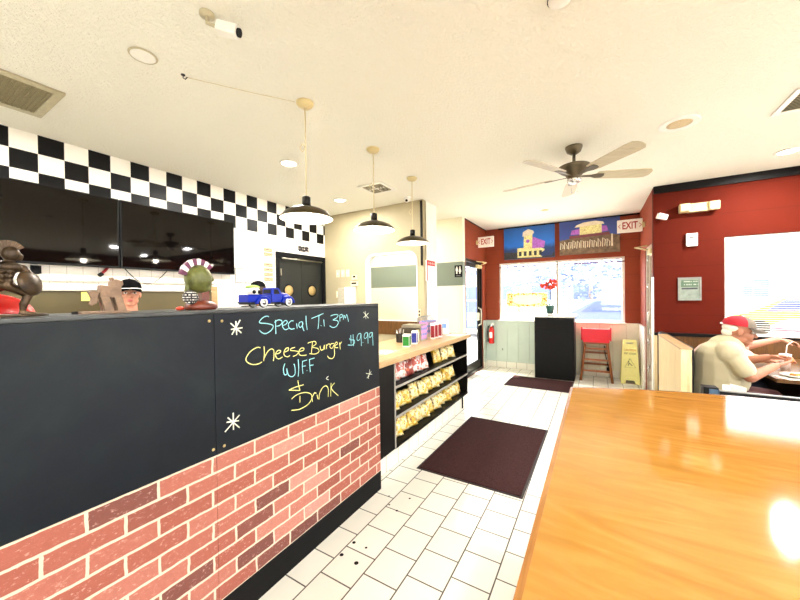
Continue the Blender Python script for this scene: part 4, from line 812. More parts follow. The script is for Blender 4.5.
for x, s in ((-2.128, 0), (-2.07, 1)):
    mb = MB(); mb.cyl((x, 5.59, 2.015), (x, 5.588, 2.015), .013, seg=16)
    body = [(-.02, .0), (.02, 0), (.02, -.05), (.012, -.05), (.012, -.1), (-.012, -.1), (-.012, -.05), (-.02, -.05)] if s == 0 else [(-.012, 0), (.012, 0), (.026, -.065), (.012, -.065), (.012, -.1), (-.012, -.1), (-.012, -.065), (-.026, -.065)]
    mb.prism(body, (x, 5.59, 1.998), X, Z, .002); mb.build('pictogram', M['white'], r)
mb = MB(); mb.box(-2.14, -2.06, 5.588, 5.59, 1.858, 1.87); mb.build('braille_strip', M['grey'], r)

# ------------------------------------------------------------------ things on the snack counter
ZS = .99
r = thing('utensil_caddy', 'small dark wire cup with picks on the blond counter', 'caddy', (-1.9, 3.2, ZS))
mb = MB(); mb.lathe([(.045, 0), (.05, .1)], (-1.9, 3.2, ZS), seg=20, cap=False); mb.lathe([(.044, .098), (.04, .005), (.001, .005)], (-1.9, 3.2, ZS), seg=20, cap=False); mb.lathe([(.001, 0), (.046, 0), (.046, .006)], (-1.9, 3.2, ZS), seg=20, cap=False); mb.build('cup', pbr('dark_wire_mesh', (52, 48, 44), .5, .5), r)
mb = MB()
for k in range(6): mb.cyl((-1.9+.02*math.cos(k), 3.2+.02*math.sin(k), ZS+.02), (-1.9+.045*math.cos(k), 3.2+.045*math.sin(k), ZS+.13+.012*(k % 3)), .0035, seg=6)
mb.build('picks', M['chrome'], r)
def card_box(name, label, x, y, dx, dy, h, body, face, rz=.0, parts=()):
    r = thing(name, label, 'box', (x, y, ZS))
    mb = MB(); mb.box(x-dx/2, x+dx/2, y-dy/2, y+dy/2, ZS, ZS+h, bev=.003); mb.build('box_body', body, r)
    mb = MB(); mb.box(x-dx/2+.004, x+dx/2-.004, y-dy/2-.0015, y-dy/2, ZS+.1*h, ZS+.85*h); mb.box(x+dx/2, x+dx/2+.0015, y-dy/2+.004, y+dy/2-.004, ZS+.1*h, ZS+.85*h); mb.build('box_label', face, r)
    r.rotation_euler.z = rz; return r
M['green'] = pbr('bright_green_label', (16, 116, 28), .4); M['royal'] = pbr('royal_blue_label', (20, 34, 124), .4); M['redlab'] = pbr('crimson_label', (136, 10, 26), .4); M['pink'] = print_mat('pink_blue_print', (196, 140, 190), (110, 130, 196), 26, 16, .45)
r = card_box('green_packet_box', 'white box with green label at the front of the snack counter', -1.68, 2.96, .07, .11, .125, M['white'], M['green'], .35)
card_box('blue_packet_box', 'white box with royal blue label right of the green box', -1.70, 3.17, .06, .08, .14, M['white'], M['royal'], .35)
card_box('cream_packet_box', 'narrow cream box standing right of the blue box', -1.715, 3.27, .03, .035, .14, M['cream_plastic'], M['paper'], .35)
r = thing('napkin_dispenser', 'metal napkin dispenser with pink and blue picture on its end', 'napkin dispenser', (-1.8, 3.42, ZS))
mb = MB(); mb.prism([(-.16, 0), (.1, 0), (.1, .17), (.09, .185), (-.14, .185), (-.16, .17)], (0, 3.36, ZS), X, Z, -.16, .006); bmesh.ops.translate(mb.bm, verts=mb.bm.verts, vec=(-1.82, 0, 0)); mb.build('dispenser_body', M['steel'], r)
mb = MB(); mb.box(-1.965, -1.735, 3.352, 3.36, ZS+.02, ZS+.15); mb.build('front_plate', pbr('dark_steel', (92, 84, 74), .3, .8), r)
mb = MB(); mb.box(-1.722, -1.718, 3.37, 3.51, ZS+.02, ZS+.175); mb.build('picture_card', M['pink'], r)
for i, y in enumerate((3.62, 3.72, 3.83)):
    card_box('red_packet_box', f'slim white box with crimson label on the snack counter, {ORD[i]} of three from the dispenser', -1.69, y, .05, .065, .19, M['white'], M['redlab'], .3)['group'] = 'crimson labelled boxes'
r = thing('wire_rack', 'grey wire rack of packets behind the crimson boxes', 'rack', (-1.86, 3.85, ZS))
mb = MB()
for k in range(7):
    y = 3.72+.045*k; mb.tube([(-1.95, y, ZS+.003), (-1.95, y, ZS+.24), (-1.9, y, ZS+.26), (-1.84, y, ZS+.2), (-1.8, y, ZS+.19), (-1.79, y, ZS+.003)], .004, 5)
mb.tube([(-1.9, 3.72, ZS+.26), (-1.9, 3.99, ZS+.26)], .004, 5); mb.tube([(-1.79, 3.72, ZS+.17), (-1.79, 3.99, ZS+.17)], .004, 5); mb.build('wire_frame', M['grey'], r)
mb = MB()
for k in range(6): mb.box(-1.93, -1.81, 3.725+.045*k, 3.755+.045*k, ZS+.04, ZS+.2)
mb.build('packets', M['pink'], r)
r = thing('table_tent_sign', 'small white and blue upright card at the far end of the snack counter', 'card', (-1.8, 4.18, ZS))
mb = MB(); mb.prism([(-.035, 0), (.035, 0), (.003, .2), (-.003, .2)], (-1.82, 4.17, ZS), Y, Z, .1); mb.build('card', M['paper'], r)
mb = MB(); mb.box(-1.80, -1.74, 4.148, 4.152, ZS+.03, ZS+.14, m=Matrix.Translation((0, 0, 0))); mb.build('blue_print', pbr('pale_blue_ink', (120, 160, 220), .6), r)
M['sheet'] = print_mat('menu_sheet', (214, 202, 178), (150, 138, 120), 60, 50, .5)
mb = MB(); mb.box(-1.78, -1.6, 2.42, 2.68, ZS, ZS+.002); mb.build('menu_sheet', M['sheet'], None, 'printed menu sheet lying on the near end of the blond counter', 'paper')
mb = MB(); mb.box(-1.68, -1.5, 3.98, 4.22, ZS, ZS+.002); mb.build('paper_sheet', M['paper'], None, 'white paper sheet lying at the far end of the blond counter', 'paper')

# ------------------------------------------------------------------ entry: exit signs, pictures, extinguisher, cabinet
M['exitred'] = pbr('exit_red', (168, 10, 24), .5, var=.01); M['exitface'] = pbr('exit_sign_face', (240, 234, 224), .5, var=.01)
def exit_sign(x0, x1, y, zc, label, side):
    r = thing('exit_sign', label, 'exit sign', ((x0+x1)/2, y, zc-.1), 'exit signs over the side doors')
    mb = MB(); mb.box(x0, x1, y-.02, y+.02, zc-.1, zc+.1, bev=.006); mb.build('sign_housing', M['exitface'], r)
    mb = MB(); mb.box(*( (-2.02, x0+.01) if side < 0 else (x1-.01, .66)), y-.03, y+.03, zc-.04, zc+.04); mb.build('wall_canopy', M['cream_plastic'], r)
    c = ((x0+x1)/2, y-.0205, zc); me = text_mesh('EXIT', .155, c, X, Z, .0, (x1-x0)*.6, .003)
    for v in me.vertices: v.co.y = y-.0215
    put('exit_letters', me, M['exitred'], r)
    for s in (-1, 1):
        cx = c[0]+s*(x1-x0)*.41; mb = MB(); mb.tube([(cx-s*.014, y-.0212, zc+.03), (cx+s*.014, y-.0212, zc), (cx-s*.014, y-.0212, zc-.03)], .005, 5); mb.build('chevron', M['exitred'], r)
exit_sign(-1.985, -1.68, 6.4, 2.55, 'white EXIT sign with red letters above the left glass door', -1)
exit_sign(.3, .63, 6.32, 2.57, 'white EXIT sign with red letters above the right glass door', 1)
def sky_print(name, top, bot, z0, z1):
    t = NT(name); z = t.sep(t.coord())[2]; n = t.noise(t.coord(), 5, 4)
    f = t.math('ADD', t.math('MULTIPLY', t.math('SUBTRACT', z, z0), 1/(z1-z0)), t.math('MULTIPLY', t.math('SUBTRACT', n, .5), .35))
    t.base(t.ramp(f, [(0, bot), (.3, bot), (.42, top), (1, tuple(x*.8 for x in top))])); t.set(.5); return t.m
def flatpoly(name, pts, m, par, y, dy=.0015):
    mb = MB(); mb.prism(pts, (0, y, 0), X, Z, dy); return mb.build(name, m, par)
M['warmlit'] = pbr('printed_warm_light', (246, 222, 150), .5, var=.2, scale=40); M['violet'] = pbr('printed_violet', (168, 96, 196), .5, var=.15); M['printbrown'] = pbr('printed_brown', (112, 92, 70), .5, var=.25, scale=18); M['printnavy'] = pbr('printed_navy', (34, 56, 108), .5); M['printcream'] = pbr('printed_cream', (232, 222, 196), .5); M['printdark'] = pbr('printed_dark', (44, 44, 52), .5, var=.3)
r = thing('wall_picture', 'night picture of a yellow lit tower building under bright blue sky', 'picture', (-1.15, 7.0, 2.24), 'night pictures above the front window')
mb = MB(); mb.box(-1.625, -.672, 6.985, 7.03, 2.235, 2.868, bev=.002); mb.build('canvas', sky_print('blue_sky_print', (24, 112, 214), (22, 60, 118), 0, .63), r)
yp = 6.985
flatpoly('street', [(-1.622, 2.238), (-.675, 2.238), (-.675, 2.33), (-1.1, 2.36), (-1.622, 2.38)], M['printdark'], r, yp)
flatpoly('ground_floor', [(-1.36, 2.26), (-.9, 2.25), (-.85, 2.4), (-.98, 2.46), (-1.36, 2.45)], M['warmlit'], r, yp-.001)
flatpoly('tower', [(-1.24, 2.42), (-1.08, 2.43), (-1.07, 2.74), (-1.23, 2.74)], M['warmlit'], r, yp-.0015)
flatpoly('tower_top', [(-1.26, 2.68), (-1.08, 2.7), (-1.04, 2.74), (-1.06, 2.78), (-1.15, 2.82), (-1.25, 2.77)], M['printcream'], r, yp-.002)
flatpoly('wing', [(-1.08, 2.43), (-.86, 2.43), (-.84, 2.55), (-1.07, 2.66)], M['violet'], r, yp-.0018)
for k in range(5): flatpoly('lit_window', [(-1.33+.095*k, 2.29), (-1.28+.095*k, 2.29), (-1.28+.095*k, 2.38), (-1.33+.095*k, 2.38)], M['printdark'], r, yp-.0025)
flatpoly('tower_emblem', [(-1.16+.035*math.cos(a*PI/6), 2.58+.035*math.sin(a*PI/6)) for a in range(12)], M['violet'], r, yp-.0028)
flatpoly('parked_car', [(-.92, 2.27), (-.72, 2.27), (-.7, 2.33), (-.76, 2.37), (-.86, 2.37), (-.92, 2.33)], M['printnavy'], r, yp-.0025)
r = thing('wall_picture', 'night picture of a lit pavilion above a row of pale letters', 'picture', (-.11, 7.0, 2.28), 'night pictures above the front window')
mb = MB(); mb.box(-.59, .375, 6.985, 7.03, 2.255, 2.875, bev=.002); mb.build('canvas', sky_print('dusk_sky_print', (58, 82, 164), (106, 88, 70), 0, .63), r)
flatpoly('hillside', [(-.587, 2.258), (.372, 2.258), (.372, 2.55), (.15, 2.6), (-.25, 2.58), (-.587, 2.52)], M['printbrown'], r, yp)
flatpoly('pavilion', [(-.25, 2.58), (.1, 2.6), (.1, 2.78), (-.25, 2.76)], M['warmlit'], r, yp-.001)
flatpoly('pavilion_roof', [(-.33, 2.75), (.14, 2.77), (.12, 2.81), (0, 2.84), (-.18, 2.83), (-.3, 2.79)], M['printcream'], r, yp-.0015)
flatpoly('left_wing', [(-.4, 2.62), (-.25, 2.62), (-.25, 2.72), (-.38, 2.7)], M['violet'], r, yp-.0012); flatpoly('right_wing', [(.1, 2.63), (.2, 2.64), (.18, 2.73), (.1, 2.74)], M['violet'], r, yp-.0012)
flatpoly('red_terrace', [(-.42, 2.55), (.22, 2.57), (.22, 2.62), (-.42, 2.6)], pbr('printed_maroon', (120, 60, 70), .5), r, yp-.0014)
rnd = random.Random(3)
for k in range(12):
    x = -.57+.068*k; h_ = .11+.05*rnd.random(); mb = MB()
    mb.tube([(x, yp-.002, 2.36), (x+.012*rnd.random(), yp-.002, 2.36+h_), (x+.045, yp-.002, 2.36+h_*(.4+.6*rnd.random())), (x+.03+.015*rnd.random(), yp-.002, 2.37)], .008, 5); mb.build('pale_letter', M['printcream'], r)
flatpoly('tall_pale_post', [(.24, 2.36), (.27, 2.36), (.265, 2.58), (.245, 2.58)], M['printcream'], r, yp-.002)
# extinguisher
r = thing('fire_extinguisher', 'red fire extinguisher hung on the pale green wainscot left', 'fire extinguisher', (-1.88, 6.93, .5))
ex, ey = -1.885, 6.93
mb = MB(); mb.lathe([(.001, .0), (.05, .002), (.056, .012), (.056, .28), (.045, .325), (.02, .345), (.018, .36), (.001, .36)], (ex, ey, .5), seg=28); cy = mb.build('cylinder', M['redgloss'], r)
mb = MB(); mb.box(ex-.03, ex+.03, ey-.058, ey-.052, .62, .74); mb.build('label_patch', M['paper'], cy)
mb = MB(); mb.box(ex-.014, ex+.014, ey-.02, ey+.02, .858, .895, bev=.003); mb.box(ex-.012, ex+.07, ey-.008, ey+.008, .895, .905); mb.box(ex-.012, ex+.06, ey-.008, ey+.008, .92, .928, m=None); mb.build('valve_handle', M['chrome'], r)
mb = MB(); mb.tube([(ex-.015, ey, .88), (ex-.06, ey-.02, .86), (ex-.07, ey-.03, .75), (ex-.066, ey-.03, .6)], .009); mb.cyl((ex-.066, ey-.03, .6), (ex-.066, ey-.03, .53), .012, .016); mb.build('hose', M['tyre'], r)
mb = MB(); mb.box(ex-.03, ex+.03, ey+.05, 7.014, .6, .86); mb.build('wall_bracket', M['blackmetal'], r)
mb = MB(); mb.box(-1.69, -1.67, 7.0, 7.014, .36, .4); mb.build('door_stop', M['grey'], None, 'small grey stub low on the pale green wainscot', 'stub')
# black waste cabinet
r = thing('waste_cabinet', 'black waste cabinet standing against the front window wall', 'cabinet', (-.64, 6.68, 0))
x0, x1, y0, y1 = -.965, -.322, 6.42, 6.985
M['blackdoor'] = pbr('black_textured_laminate', (10, 10, 11), .5, spec=.2, var=.2, scale=80)
mb = MB(); mb.box(x0, x1, y0, y1, 0, 1.1, bev=.004); mb.build('cabinet_body', M['black'], r)
mb = MB(); mb.box(x0+.012, x1-.012, y0-.014, y0, .03, .885, bev=.003); mb.build('door', M['blackdoor'], r)
mb = MB(); mb.box(x0+.02, x1-.02, y0-.006, y0, .91, 1.07, bev=.003); mb.build('waste_flap', M['black'], r)
mb = MB(); mb.box(x0-.012, x1+.012, y0-.02, y1, 1.1, 1.125, bev=.004); mb.build('top_board', pbr('white_highlight_top', (214, 212, 206), .25), r)  # top board coloured near white for the highlight along the cabinet top
# plant
px_, py_ = -.727, 6.66
r = thing('potted_flower', 'orange red flower in a dark green pot on the black cabinet', 'plant', (px_, py_, 1.125))
mb = MB(); mb.lathe([(.001, 0), (.05, 0), (.052, .03), (.05, .04)], (px_, py_, 1.125), seg=24); mb.build('saucer', M['white'], r)
mb = MB(); mb.lathe([(.001, .035), (.058, .035), (.08, .17), (.085, .175), (.076, .178), (.068, .16), (.001, .158)], (px_, py_, 1.125), seg=28); mb.build('pot', pbr('dark_green_pot', (30, 76, 66), .35), r)
mb = MB(); mb.tube([(px_, py_, 1.28), (px_+.012, py_, 1.45), (px_+.0, py_, 1.6), (px_-.03, py_-.01, 1.72)], .006); mb.tube([(px_+.005, py_, 1.5), (px_+.04, py_-.01, 1.62), (px_+.07, py_-.01, 1.68)], .004); mb.build('stem', pbr('dark_stem', (50, 66, 50), .6), r)
mb = MB()
for k in range(7):
    a = k*2.4; d = V(math.cos(a), math.sin(a)*.6, .55).normalized(); b_ = V(px_, py_, 1.29); w_ = d.cross(Z).normalized()*.016
    q1, q2 = b_+d*.07, b_+d*.13-Z*.02; vs = [mb.bm.verts.new(c) for c in (b_, q1+w_, q2, q1-w_)]; mb.bm.faces.new(vs)
mb.build('leaves', pbr('green_leaf', (58, 128, 84), .5), r)
M['petal'] = pbr('coral_red_petal', (214, 64, 34), .6, var=.15); rnd = random.Random(5)
for k in range(11):
    c = V(px_-.03+rnd.uniform(-.1, .12), py_+rnd.uniform(-.04, .04), 1.70+rnd.uniform(-.06, .06)); mb = MB()
    for j in range(5):
        a = j*2*PI/5+rnd.random(); d = V(math.cos(a), -.35, math.sin(a)).normalized(); mb.ell(c+d*.024, (.026, .008, .018), (d, d.cross(Y).normalized().cross(d), d.cross(Y).normalized()), 8, 6)
    mb.build('blossom', M['petal'], r)
# banner on the window
r = thing('window_banner', 'cream banner with orange edging hung in the left front window', 'banner', (-1.2, 7.05, 1.27))
t = NT('banner_print'); x, y, z = t.sep(t.coord()); n = t.noise(t.coord(), 24, 4, .7)
e = t.math('ADD', t.math('POWER', t.math('ABSOLUTE', t.math('MULTIPLY', x, 2.5)), 3), t.math('POWER', t.math('ABSOLUTE', t.math('MULTIPLY', t.math('SUBTRACT', z, .142), 7.6)), 3))
k = t.math('MULTIPLY', t.math('GREATER_THAN', n, .5), t.math('GREATER_THAN', e, .35)); t.base(t.mix(k, (238, 228, 180), (170, 116, 30))); t.set(.6); tr = t.new('ShaderNodeBsdfTranslucent'); tr.inputs[0].default_value = lin((250, 226, 160)); mx = t.new('ShaderNodeMixShader'); mx.inputs[0].default_value = .5
t.link(t.mix(k, (238, 228, 180), (170, 116, 30)), tr.inputs[0]); t.link(t.b.outputs[0], mx.inputs[1]); t.link(tr.outputs[0], mx.inputs[2]); t.link(mx.outputs[0], t.out.inputs[0])
mb = MB(); mb.box(-1.6, -.82, 7.085, 7.088, 1.265, 1.55); mb.build('banner_sheet', t.m, r)
mb = MB()
for x in (-1.59, -.83): mb.cyl((x, 7.083, 1.54), (x, 7.1, 1.54), .012, seg=12)
mb.build('suction_cup', M['white'], r)
# wooden high chair
M['oak'] = wood_mat('brown_oak', (116, 62, 28), (146, 84, 40), (166, 102, 54), 'Z', 3, .4)
r = thing('high_chair', 'wooden restaurant high chair standing under the front window', 'high chair', (0, 6.8, 0))
yf, yb_ = 6.62, 6.95; cx = .0
for yq, dyt in ((6.58, .07), (6.98, -.07)):
    for s in (-1, 1):
        mb = MB(); a = V(cx+s*.235, yq, 0); b = V(cx+s*.165, yq+dyt, .66); pass
        mb.cyl(a, b, .021, .019, 10); mb.build('leg', M['oak'], r)
def rung(z, yk, name='rung', hgt=.035):
    f = 1-z/.66; w_ = .165+.07*f; yy = (6.58+.07*(1-f)) if yk == 0 else (6.98-.07*(1-f)); mb = MB(); mb.box(cx-w_, cx+w_, yy-.01, yy+.01, z-hgt/2, z+hgt/2, bev=.003); mb.build(name, M['oak'], r)
for z in (.18, .37): rung(z, 0)
rung(.24, 1); rung(.45, 1); rung(.56, 0)
for s in (-1, 1):
    for z in (.21, .5):
        f = 1-z/.66; xx = cx+s*(.165+.07*f); mb = MB(); mb.box(xx-.01, xx+.01, 6.58+.07*(1-f), 6.98-.07*(1-f), z-.018, z+.018, bev=.003); mb.build('side_rung', M['oak'], r)
mb = MB(); mb.box(cx-.19, cx+.19, 6.63, 6.93, .64, .665, bev=.005); mb.build('seat_board', M['oak'], r)
mb = MB(); mb.tube([(cx+.12, 6.66, .62), (cx+.13, 6.64, .5), (cx+.17, 6.62, .3), (cx+.19, 6.61, .18)], .008); mb.box(cx+.15, cx+.19, 6.6, 6.62, .2, .26); mb.build('safety_strap', M['blackmatte'], r)
M['boosterred'] = pbr('bright_red_plastic', (226, 30, 52), .35, var=.02)
r = thing('booster_seat', 'bright red plastic booster seat sitting on the wooden high chair', 'booster seat', (cx, 6.78, .665))
mb = MB(); mb.box(cx-.2, cx+.2, 6.64, 6.92, .665, .76, bev=.012); mb.build('seat_base', M['boosterred'], r)
mb = MB(); mb.box(cx-.225, cx+.225, 6.63, 6.66, .72, .905, bev=.012); mb.build('back', M['boosterred'], r)
for s in (-1, 1):
    mb = MB(); mb.prism([(6.63, .7), (6.9, .7), (6.9, .8), (6.8, .86), (6.66, .93), (6.63, .93)], (cx+s*.215-.012, 0, 0), Y, Z, .024, .006); mb.build('arm_side', M['boosterred'], r)
# wet floor sign
M['signyellow'] = pbr('pale_yellow_sign_plastic', (226, 220, 140), .4, var=.02); M['inkgrey'] = pbr('dark_sign_ink', (92, 92, 60), .6); M['inkorange'] = pbr('orange_sign_ink', (196, 120, 10), .6)
r = thing('wet_floor_sign', 'yellow folding wet floor sign standing by the right glass door', 'floor sign', (.48, 6.8, 0))
for s, nm in ((-1, 'front_panel'), (1, 'rear_panel')):
    b0 = V(.488, 6.79+s*.12, 0); b1 = V(.488, 6.79+s*.008, .73); uy = (b1-b0)/.73; outl = [(-.135, 0), (-.07, 0), (-.055, .06), (.055, .06), (.07, 0), (.135, 0), (.1, .66), (.095, .73), (-.095, .73), (-.1, .66)]
    me = plate_mesh(outl, [rrect(-.05, .05, .655, .69, .012)], .014*s*-1 if s < 0 else -.014, b0, X, uy.normalized()); pn = put(nm, me, M['signyellow'], r)
    if s < 0:
        Q = lambda z: b0+uy.normalized()*z+V(0, -.0165, .003)
        put('sign_lettering', text_mesh('CAUTION', .05, Q(.56), X, uy.normalized(), .002, .17), M['inkorange'], pn); put('sign_lettering', text_mesh('WET FLOOR', .045, Q(.5), X, uy.normalized(), .002, .17), M['inkgrey'], pn)
        mb = MB(); tri = [(0, .42), (.075, .27), (-.075, .27), (0, .42)]; mb.tube([Q(z)+X*x for x, z in tri], .003, 5); mb.tube([Q(.35)+X*-.02, Q(.33)+X*.005, Q(.3)+X*.03], .006, 5); mb.ell(Q(.365)+X*-.022, .009, seg=10, rings=6); mb.tube([Q(.33)+X*.005, Q(.33)+X*-.02, Q(.3)+X*-.025], .005, 5); mb.build('pictogram', M['inkgrey'], pn)
# ------------------------------------------------------------------ red wall by the window
YR = 5.455
r = thing('emergency_light', 'cream twin-head emergency light high on the red wall', 'emergency light', (1.12, YR, 2.47))
E_ = Matrix.Translation((1.1, YR-.04, 2.56)) @ Matrix.Diagonal((.86, 1, .95, 1))
mb = MB(); mb.box(-.12, .12, -.035, .04, -.055, .055, bev=.008, m=E_); mb.build('light_housing', M['cream_plastic'], r)
for s in (-1, 1):
    mb = MB(); mb.box(s*.16-.06, s*.16+.06, -.06, .035, -.05, .058, bev=.014, m=E_ @ Matrix.Rotation(math.radians(6*s), 4, 'X')); hd = mb.build('lamp_head', M['cream_plastic'], r)
    mb = MB(); mb.box(s*.16-.045, s*.16+.045, -.066, -.058, -.034, .04, bev=.003, m=E_ @ Matrix.Rotation(math.radians(6*s), 4, 'X')); mb.build('lens', M['white'], hd)
r = thing('security_camera', 'small white camera on the red wall left of the emergency light', 'camera', (.75, YR, 2.46), 'white security cameras')
mb = MB(); mb.lathe([(.03, 0), (.028, .014), (.012, .02), (.012, .05)], (.76, YR, 2.5), (0, -1, 0), 20); mb.build('mount', M['white'], r)
mb = MB(); mb.box(-.055, .055, -.03, .03, -.035, .035, bev=.01, m=Matrix.Translation((.74, YR-.07, 2.49)) @ Matrix.Rotation(math.radians(18), 4, 'Y') @ Matrix.Rotation(math.radians(25), 4, 'Z')); mb.build('camera_body', M['white'], r)
mb = MB(); mb.cyl((.715, YR-.098, 2.495), (.708, YR-.108, 2.496), .02, seg=18); mb.build('lens', M['blackmatte'], r)
r = thing('wall_alarm', 'small white square alarm unit on the red wall below the emergency light', 'alarm', (1.04, YR, 2.09))
mb = MB(); mb.box(.985, 1.095, YR-.035, YR, 2.09, 2.25, bev=.006); mb.build('alarm_body', M['white'], r)
mb = MB(); mb.ell((1.04, YR-.036, 2.2), (.03, .006, .014)); mb.build('strobe', M['grey'], r)
mb = MB(); mb.box(1.005, 1.075, YR-.0365, YR-.034, 2.13, 2.138); mb.build('grille_slot', M['grey'], r)
r = thing('framed_print', 'small grey-framed green print hung on the red wall beside the blinds', 'picture', (1.02, YR, 1.41))
put('frame', plate_mesh(rect(.905, 1.13, 1.41, 1.7), [rect(.92, 1.115, 1.425, 1.685)], .02, (0, YR, 0), X, Z), pbr('grey_silver_frame', (128, 126, 118), .4), r)
mb = MB(); mb.box(.918, 1.117, YR-.01, YR, 1.423, 1.687); mb.build('mat_board', pbr('pale_grey_green', (122, 132, 120), .6, var=.12, scale=20), r)
mb = MB(); mb.box(.935, 1.1, YR-.012, YR-.01, 1.58, 1.665); mb.build('green_band', print_mat('green_print', (70, 96, 74), (150, 156, 142), 30, 26, .48), r)
mb = MB(); mb.box(.94, 1.095, YR-.012, YR-.01, 1.55, 1.57); mb.build('caption_line', M['printdark'], r)
# blinds
bl = thing('window_blind', 'white horizontal slat blind over the red wall window', 'blind', (2.77, 5.49, 1.01))
tb_ = NT('blind_slat'); tb_.base((238, 236, 228)); tb_.set(.5); trn = tb_.new('ShaderNodeBsdfTranslucent'); trn.inputs[0].default_value = lin((240, 236, 226)); mx = tb_.new('ShaderNodeMixShader'); mx.inputs[0].default_value = .3; tb_.link(tb_.b.outputs[0], mx.inputs[1]); tb_.link(trn.outputs[0], mx.inputs[2]); tb_.link(mx.outputs[0], tb_.out.inputs[0])
mb = MB(); mb.box(1.35, 4.19, 5.47, 5.51, 2.13, 2.17); mb.build('head_rail', M['white'], bl)
mb = MB(); n = 44
for i in range(n): mb.box(1.355, 4.185, -.0125, .0125, -.0006, .0006, m=Matrix.Translation((0, 5.49, 1.02+i*1.11/n)) @ Matrix.Rotation(math.radians(4), 4, 'X'))
mb.build('slats', tb_.m, bl)
mb = MB(); mb.box(1.355, 4.185, 5.478, 5.502, 1.004, 1.016); mb.build('bottom_rail', M['white'], bl)
for x in (1.6, 2.4, 3.2, 3.95):
    mb = MB(); mb.cyl((x, 5.49, 1.01), (x, 5.49, 2.14), .0012, seg=5); mb.build('ladder_cord', M['cord'], bl)

# ------------------------------------------------------------------ booth, bench and dining table
r = thing('booth_partition', 'pale maple booth partition standing behind the man in the cap', 'partition', (.62, 3.9, 0))
mb = MB(); mb.box(.59, .66, 3.46, 4.55, 0, 1.045, bev=.003); mb.build('panel', M['maple'], r)
mb = MB(); mb.box(.585, .665, 3.455, 4.555, 1.045, 1.06, bev=.003); mb.build('cap_rail', M['blond'], r)
M['blackvinyl'] = pbr('black_vinyl', (8, 8, 9), .5, spec=.2, bump=.1)
r = thing('booth_bench', 'black vinyl booth bench under the man against the maple partition', 'bench', (.85, 4.2, 0))
mb = MB(); mb.box(.665, 1.1, 3.78, 5.2, .08, .36); mb.build('bench_base', M['blackwood'], r)
mb = MB(); mb.box(.67, 1.13, 3.78, 5.2, .36, .455, bev=.03); mb.build('seat_cushion', M['blackvinyl'], r)
mb = MB(); mb.box(.665, .74, 3.78, 5.2, .47, 1.03, bev=.025); mb.build('back_cushion', M['blackvinyl'], r)
r = thing('black_bench', 'low black bench back with blue sheen end post behind the wood table', 'bench', (1.5, 3.1, 0))
M['bluesheen'] = pbr('blue_sheen_paint', (58, 84, 110), .3, .3)  # blue-grey colour stands in for the sheen on the black post
mb = MB(); mb.box(.64, .72, 3.04, 3.12, 0, .85, bev=.004); e = mb.build('end_post', M['black'], r)
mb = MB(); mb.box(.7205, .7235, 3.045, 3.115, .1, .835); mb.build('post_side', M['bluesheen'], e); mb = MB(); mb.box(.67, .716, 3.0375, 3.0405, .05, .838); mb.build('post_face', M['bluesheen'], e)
mb = MB(); mb.box(.72, 2.6, 3.07, 3.1, .3, .822, bev=.008); mb.build('backrest', M['black'], r)
mb = MB(); mb.box(.72, 2.6, 3.07, 3.1, .822, .828, bev=.002); mb.build('rail_highlight', M['grey'], r)  # thin grey strip paints the highlight along the top of the backrest
mb = MB(); mb.box(.72, 2.6, 3.1, 3.46, .36, .45, bev=.02); mb.build('seat_cushion', M['blackvinyl'], r)
for x in (.8, 1.66, 2.5):
    mb = MB(); mb.box(x-.025, x+.025, 3.38, 3.44, 0, .36); mb.build('leg', M['blackmetal'], r)
r = thing('menu_card', 'folded white menu card with black stripes propped behind the black bench back', 'menu', (.83, 3.22, .45))
for k, (a, b) in enumerate((((.775, 3.2), (.83, 3.25)), ((.83, 3.25), (.9, 3.2)))):
    mb = MB(); pts = [V(a[0], a[1], .45), V(b[0], b[1], .45), V(b[0], b[1], .855 if k == 0 else .84), V(a[0], a[1], .868 if k == 0 else .855)]
    mb.prism([(0, 0), ((pts[1]-pts[0]).length, 0), ((pts[1]-pts[0]).length, .385), (0, .395)], pts[0], (pts[1]-pts[0]).normalized(), Z, .002); mb.build('card_leaf', M['paper'], r)
r = thing('dining_table', 'dark topped dining table by the window, covered with plates and papers', 'table', (1.75, 4.75, 0))
mb = MB(); mb.box(1.62, 1.82, 4.25, 5.35, .02, .715); mb.build('under_table_dark', M['black'], r)  # black block added to darken the space under the table
mb = MB(); mb.box(1.345, 2.15, 4.12, 5.42, .715, .75, bev=.004); mb.build('tabletop', M['darkwood'], r)
mb = MB(); mb.box(1.6, 1.84, 4.3, 5.3, 0, .02); mb.build('kick_base', M['blackmetal'], r)
def plate_(x, y, rad, lb, food):
    r = thing('plate', lb, 'plate', (x, y, .752), 'plates on the dining table')
    mb = MB(); mb.lathe([(.001, .004), (rad*.6, .004), (rad*.75, .012), (rad, .02), (rad, .024), (rad*.72, .016), (rad*.55, .009), (.001, .009)], (x, y, .752), seg=32); mb.build('dish', M['white'], r)
    mb = MB(); rn = random.Random(int(x*100))
    for k in range(9): mb.ell((x+rn.uniform(-.5, .5)*rad, y+rn.uniform(-.5, .5)*rad, .768), (.022, .018, .012), seg=8, rings=6)
    mb.build('food', food, r)
M['food'] = pbr('golden_fries', (206, 140, 70), .6, var=.25); M['burgerc'] = pbr('toasted_bun', (176, 100, 44), .6, var=.2)
plate_(1.53, 4.25, .12, 'white plate with golden food at the near edge of the dining table', M['food'])
plate_(1.85, 4.62, .12, 'white plate with brown food at the right of the dining table', M['burgerc'])
for x, y, rz, lb in ((1.5, 4.22, .3, 'white paper placemat on the near left corner of the dining table'), (1.80, 4.33, -.2, 'white paper beside the near plate at the right edge of the view'), (1.95, 4.85, .4, 'white paper at the far right of the dining table')):
    mb = MB(); mb.box(-.13, .13, -.09, .09, 0, .0025, m=Matrix.Translation((x+.01, y, .7502)) @ Matrix.Rotation(rz, 4, 'Z')); mb.build('paper_sheet', M['paper'], None, lb, 'paper')
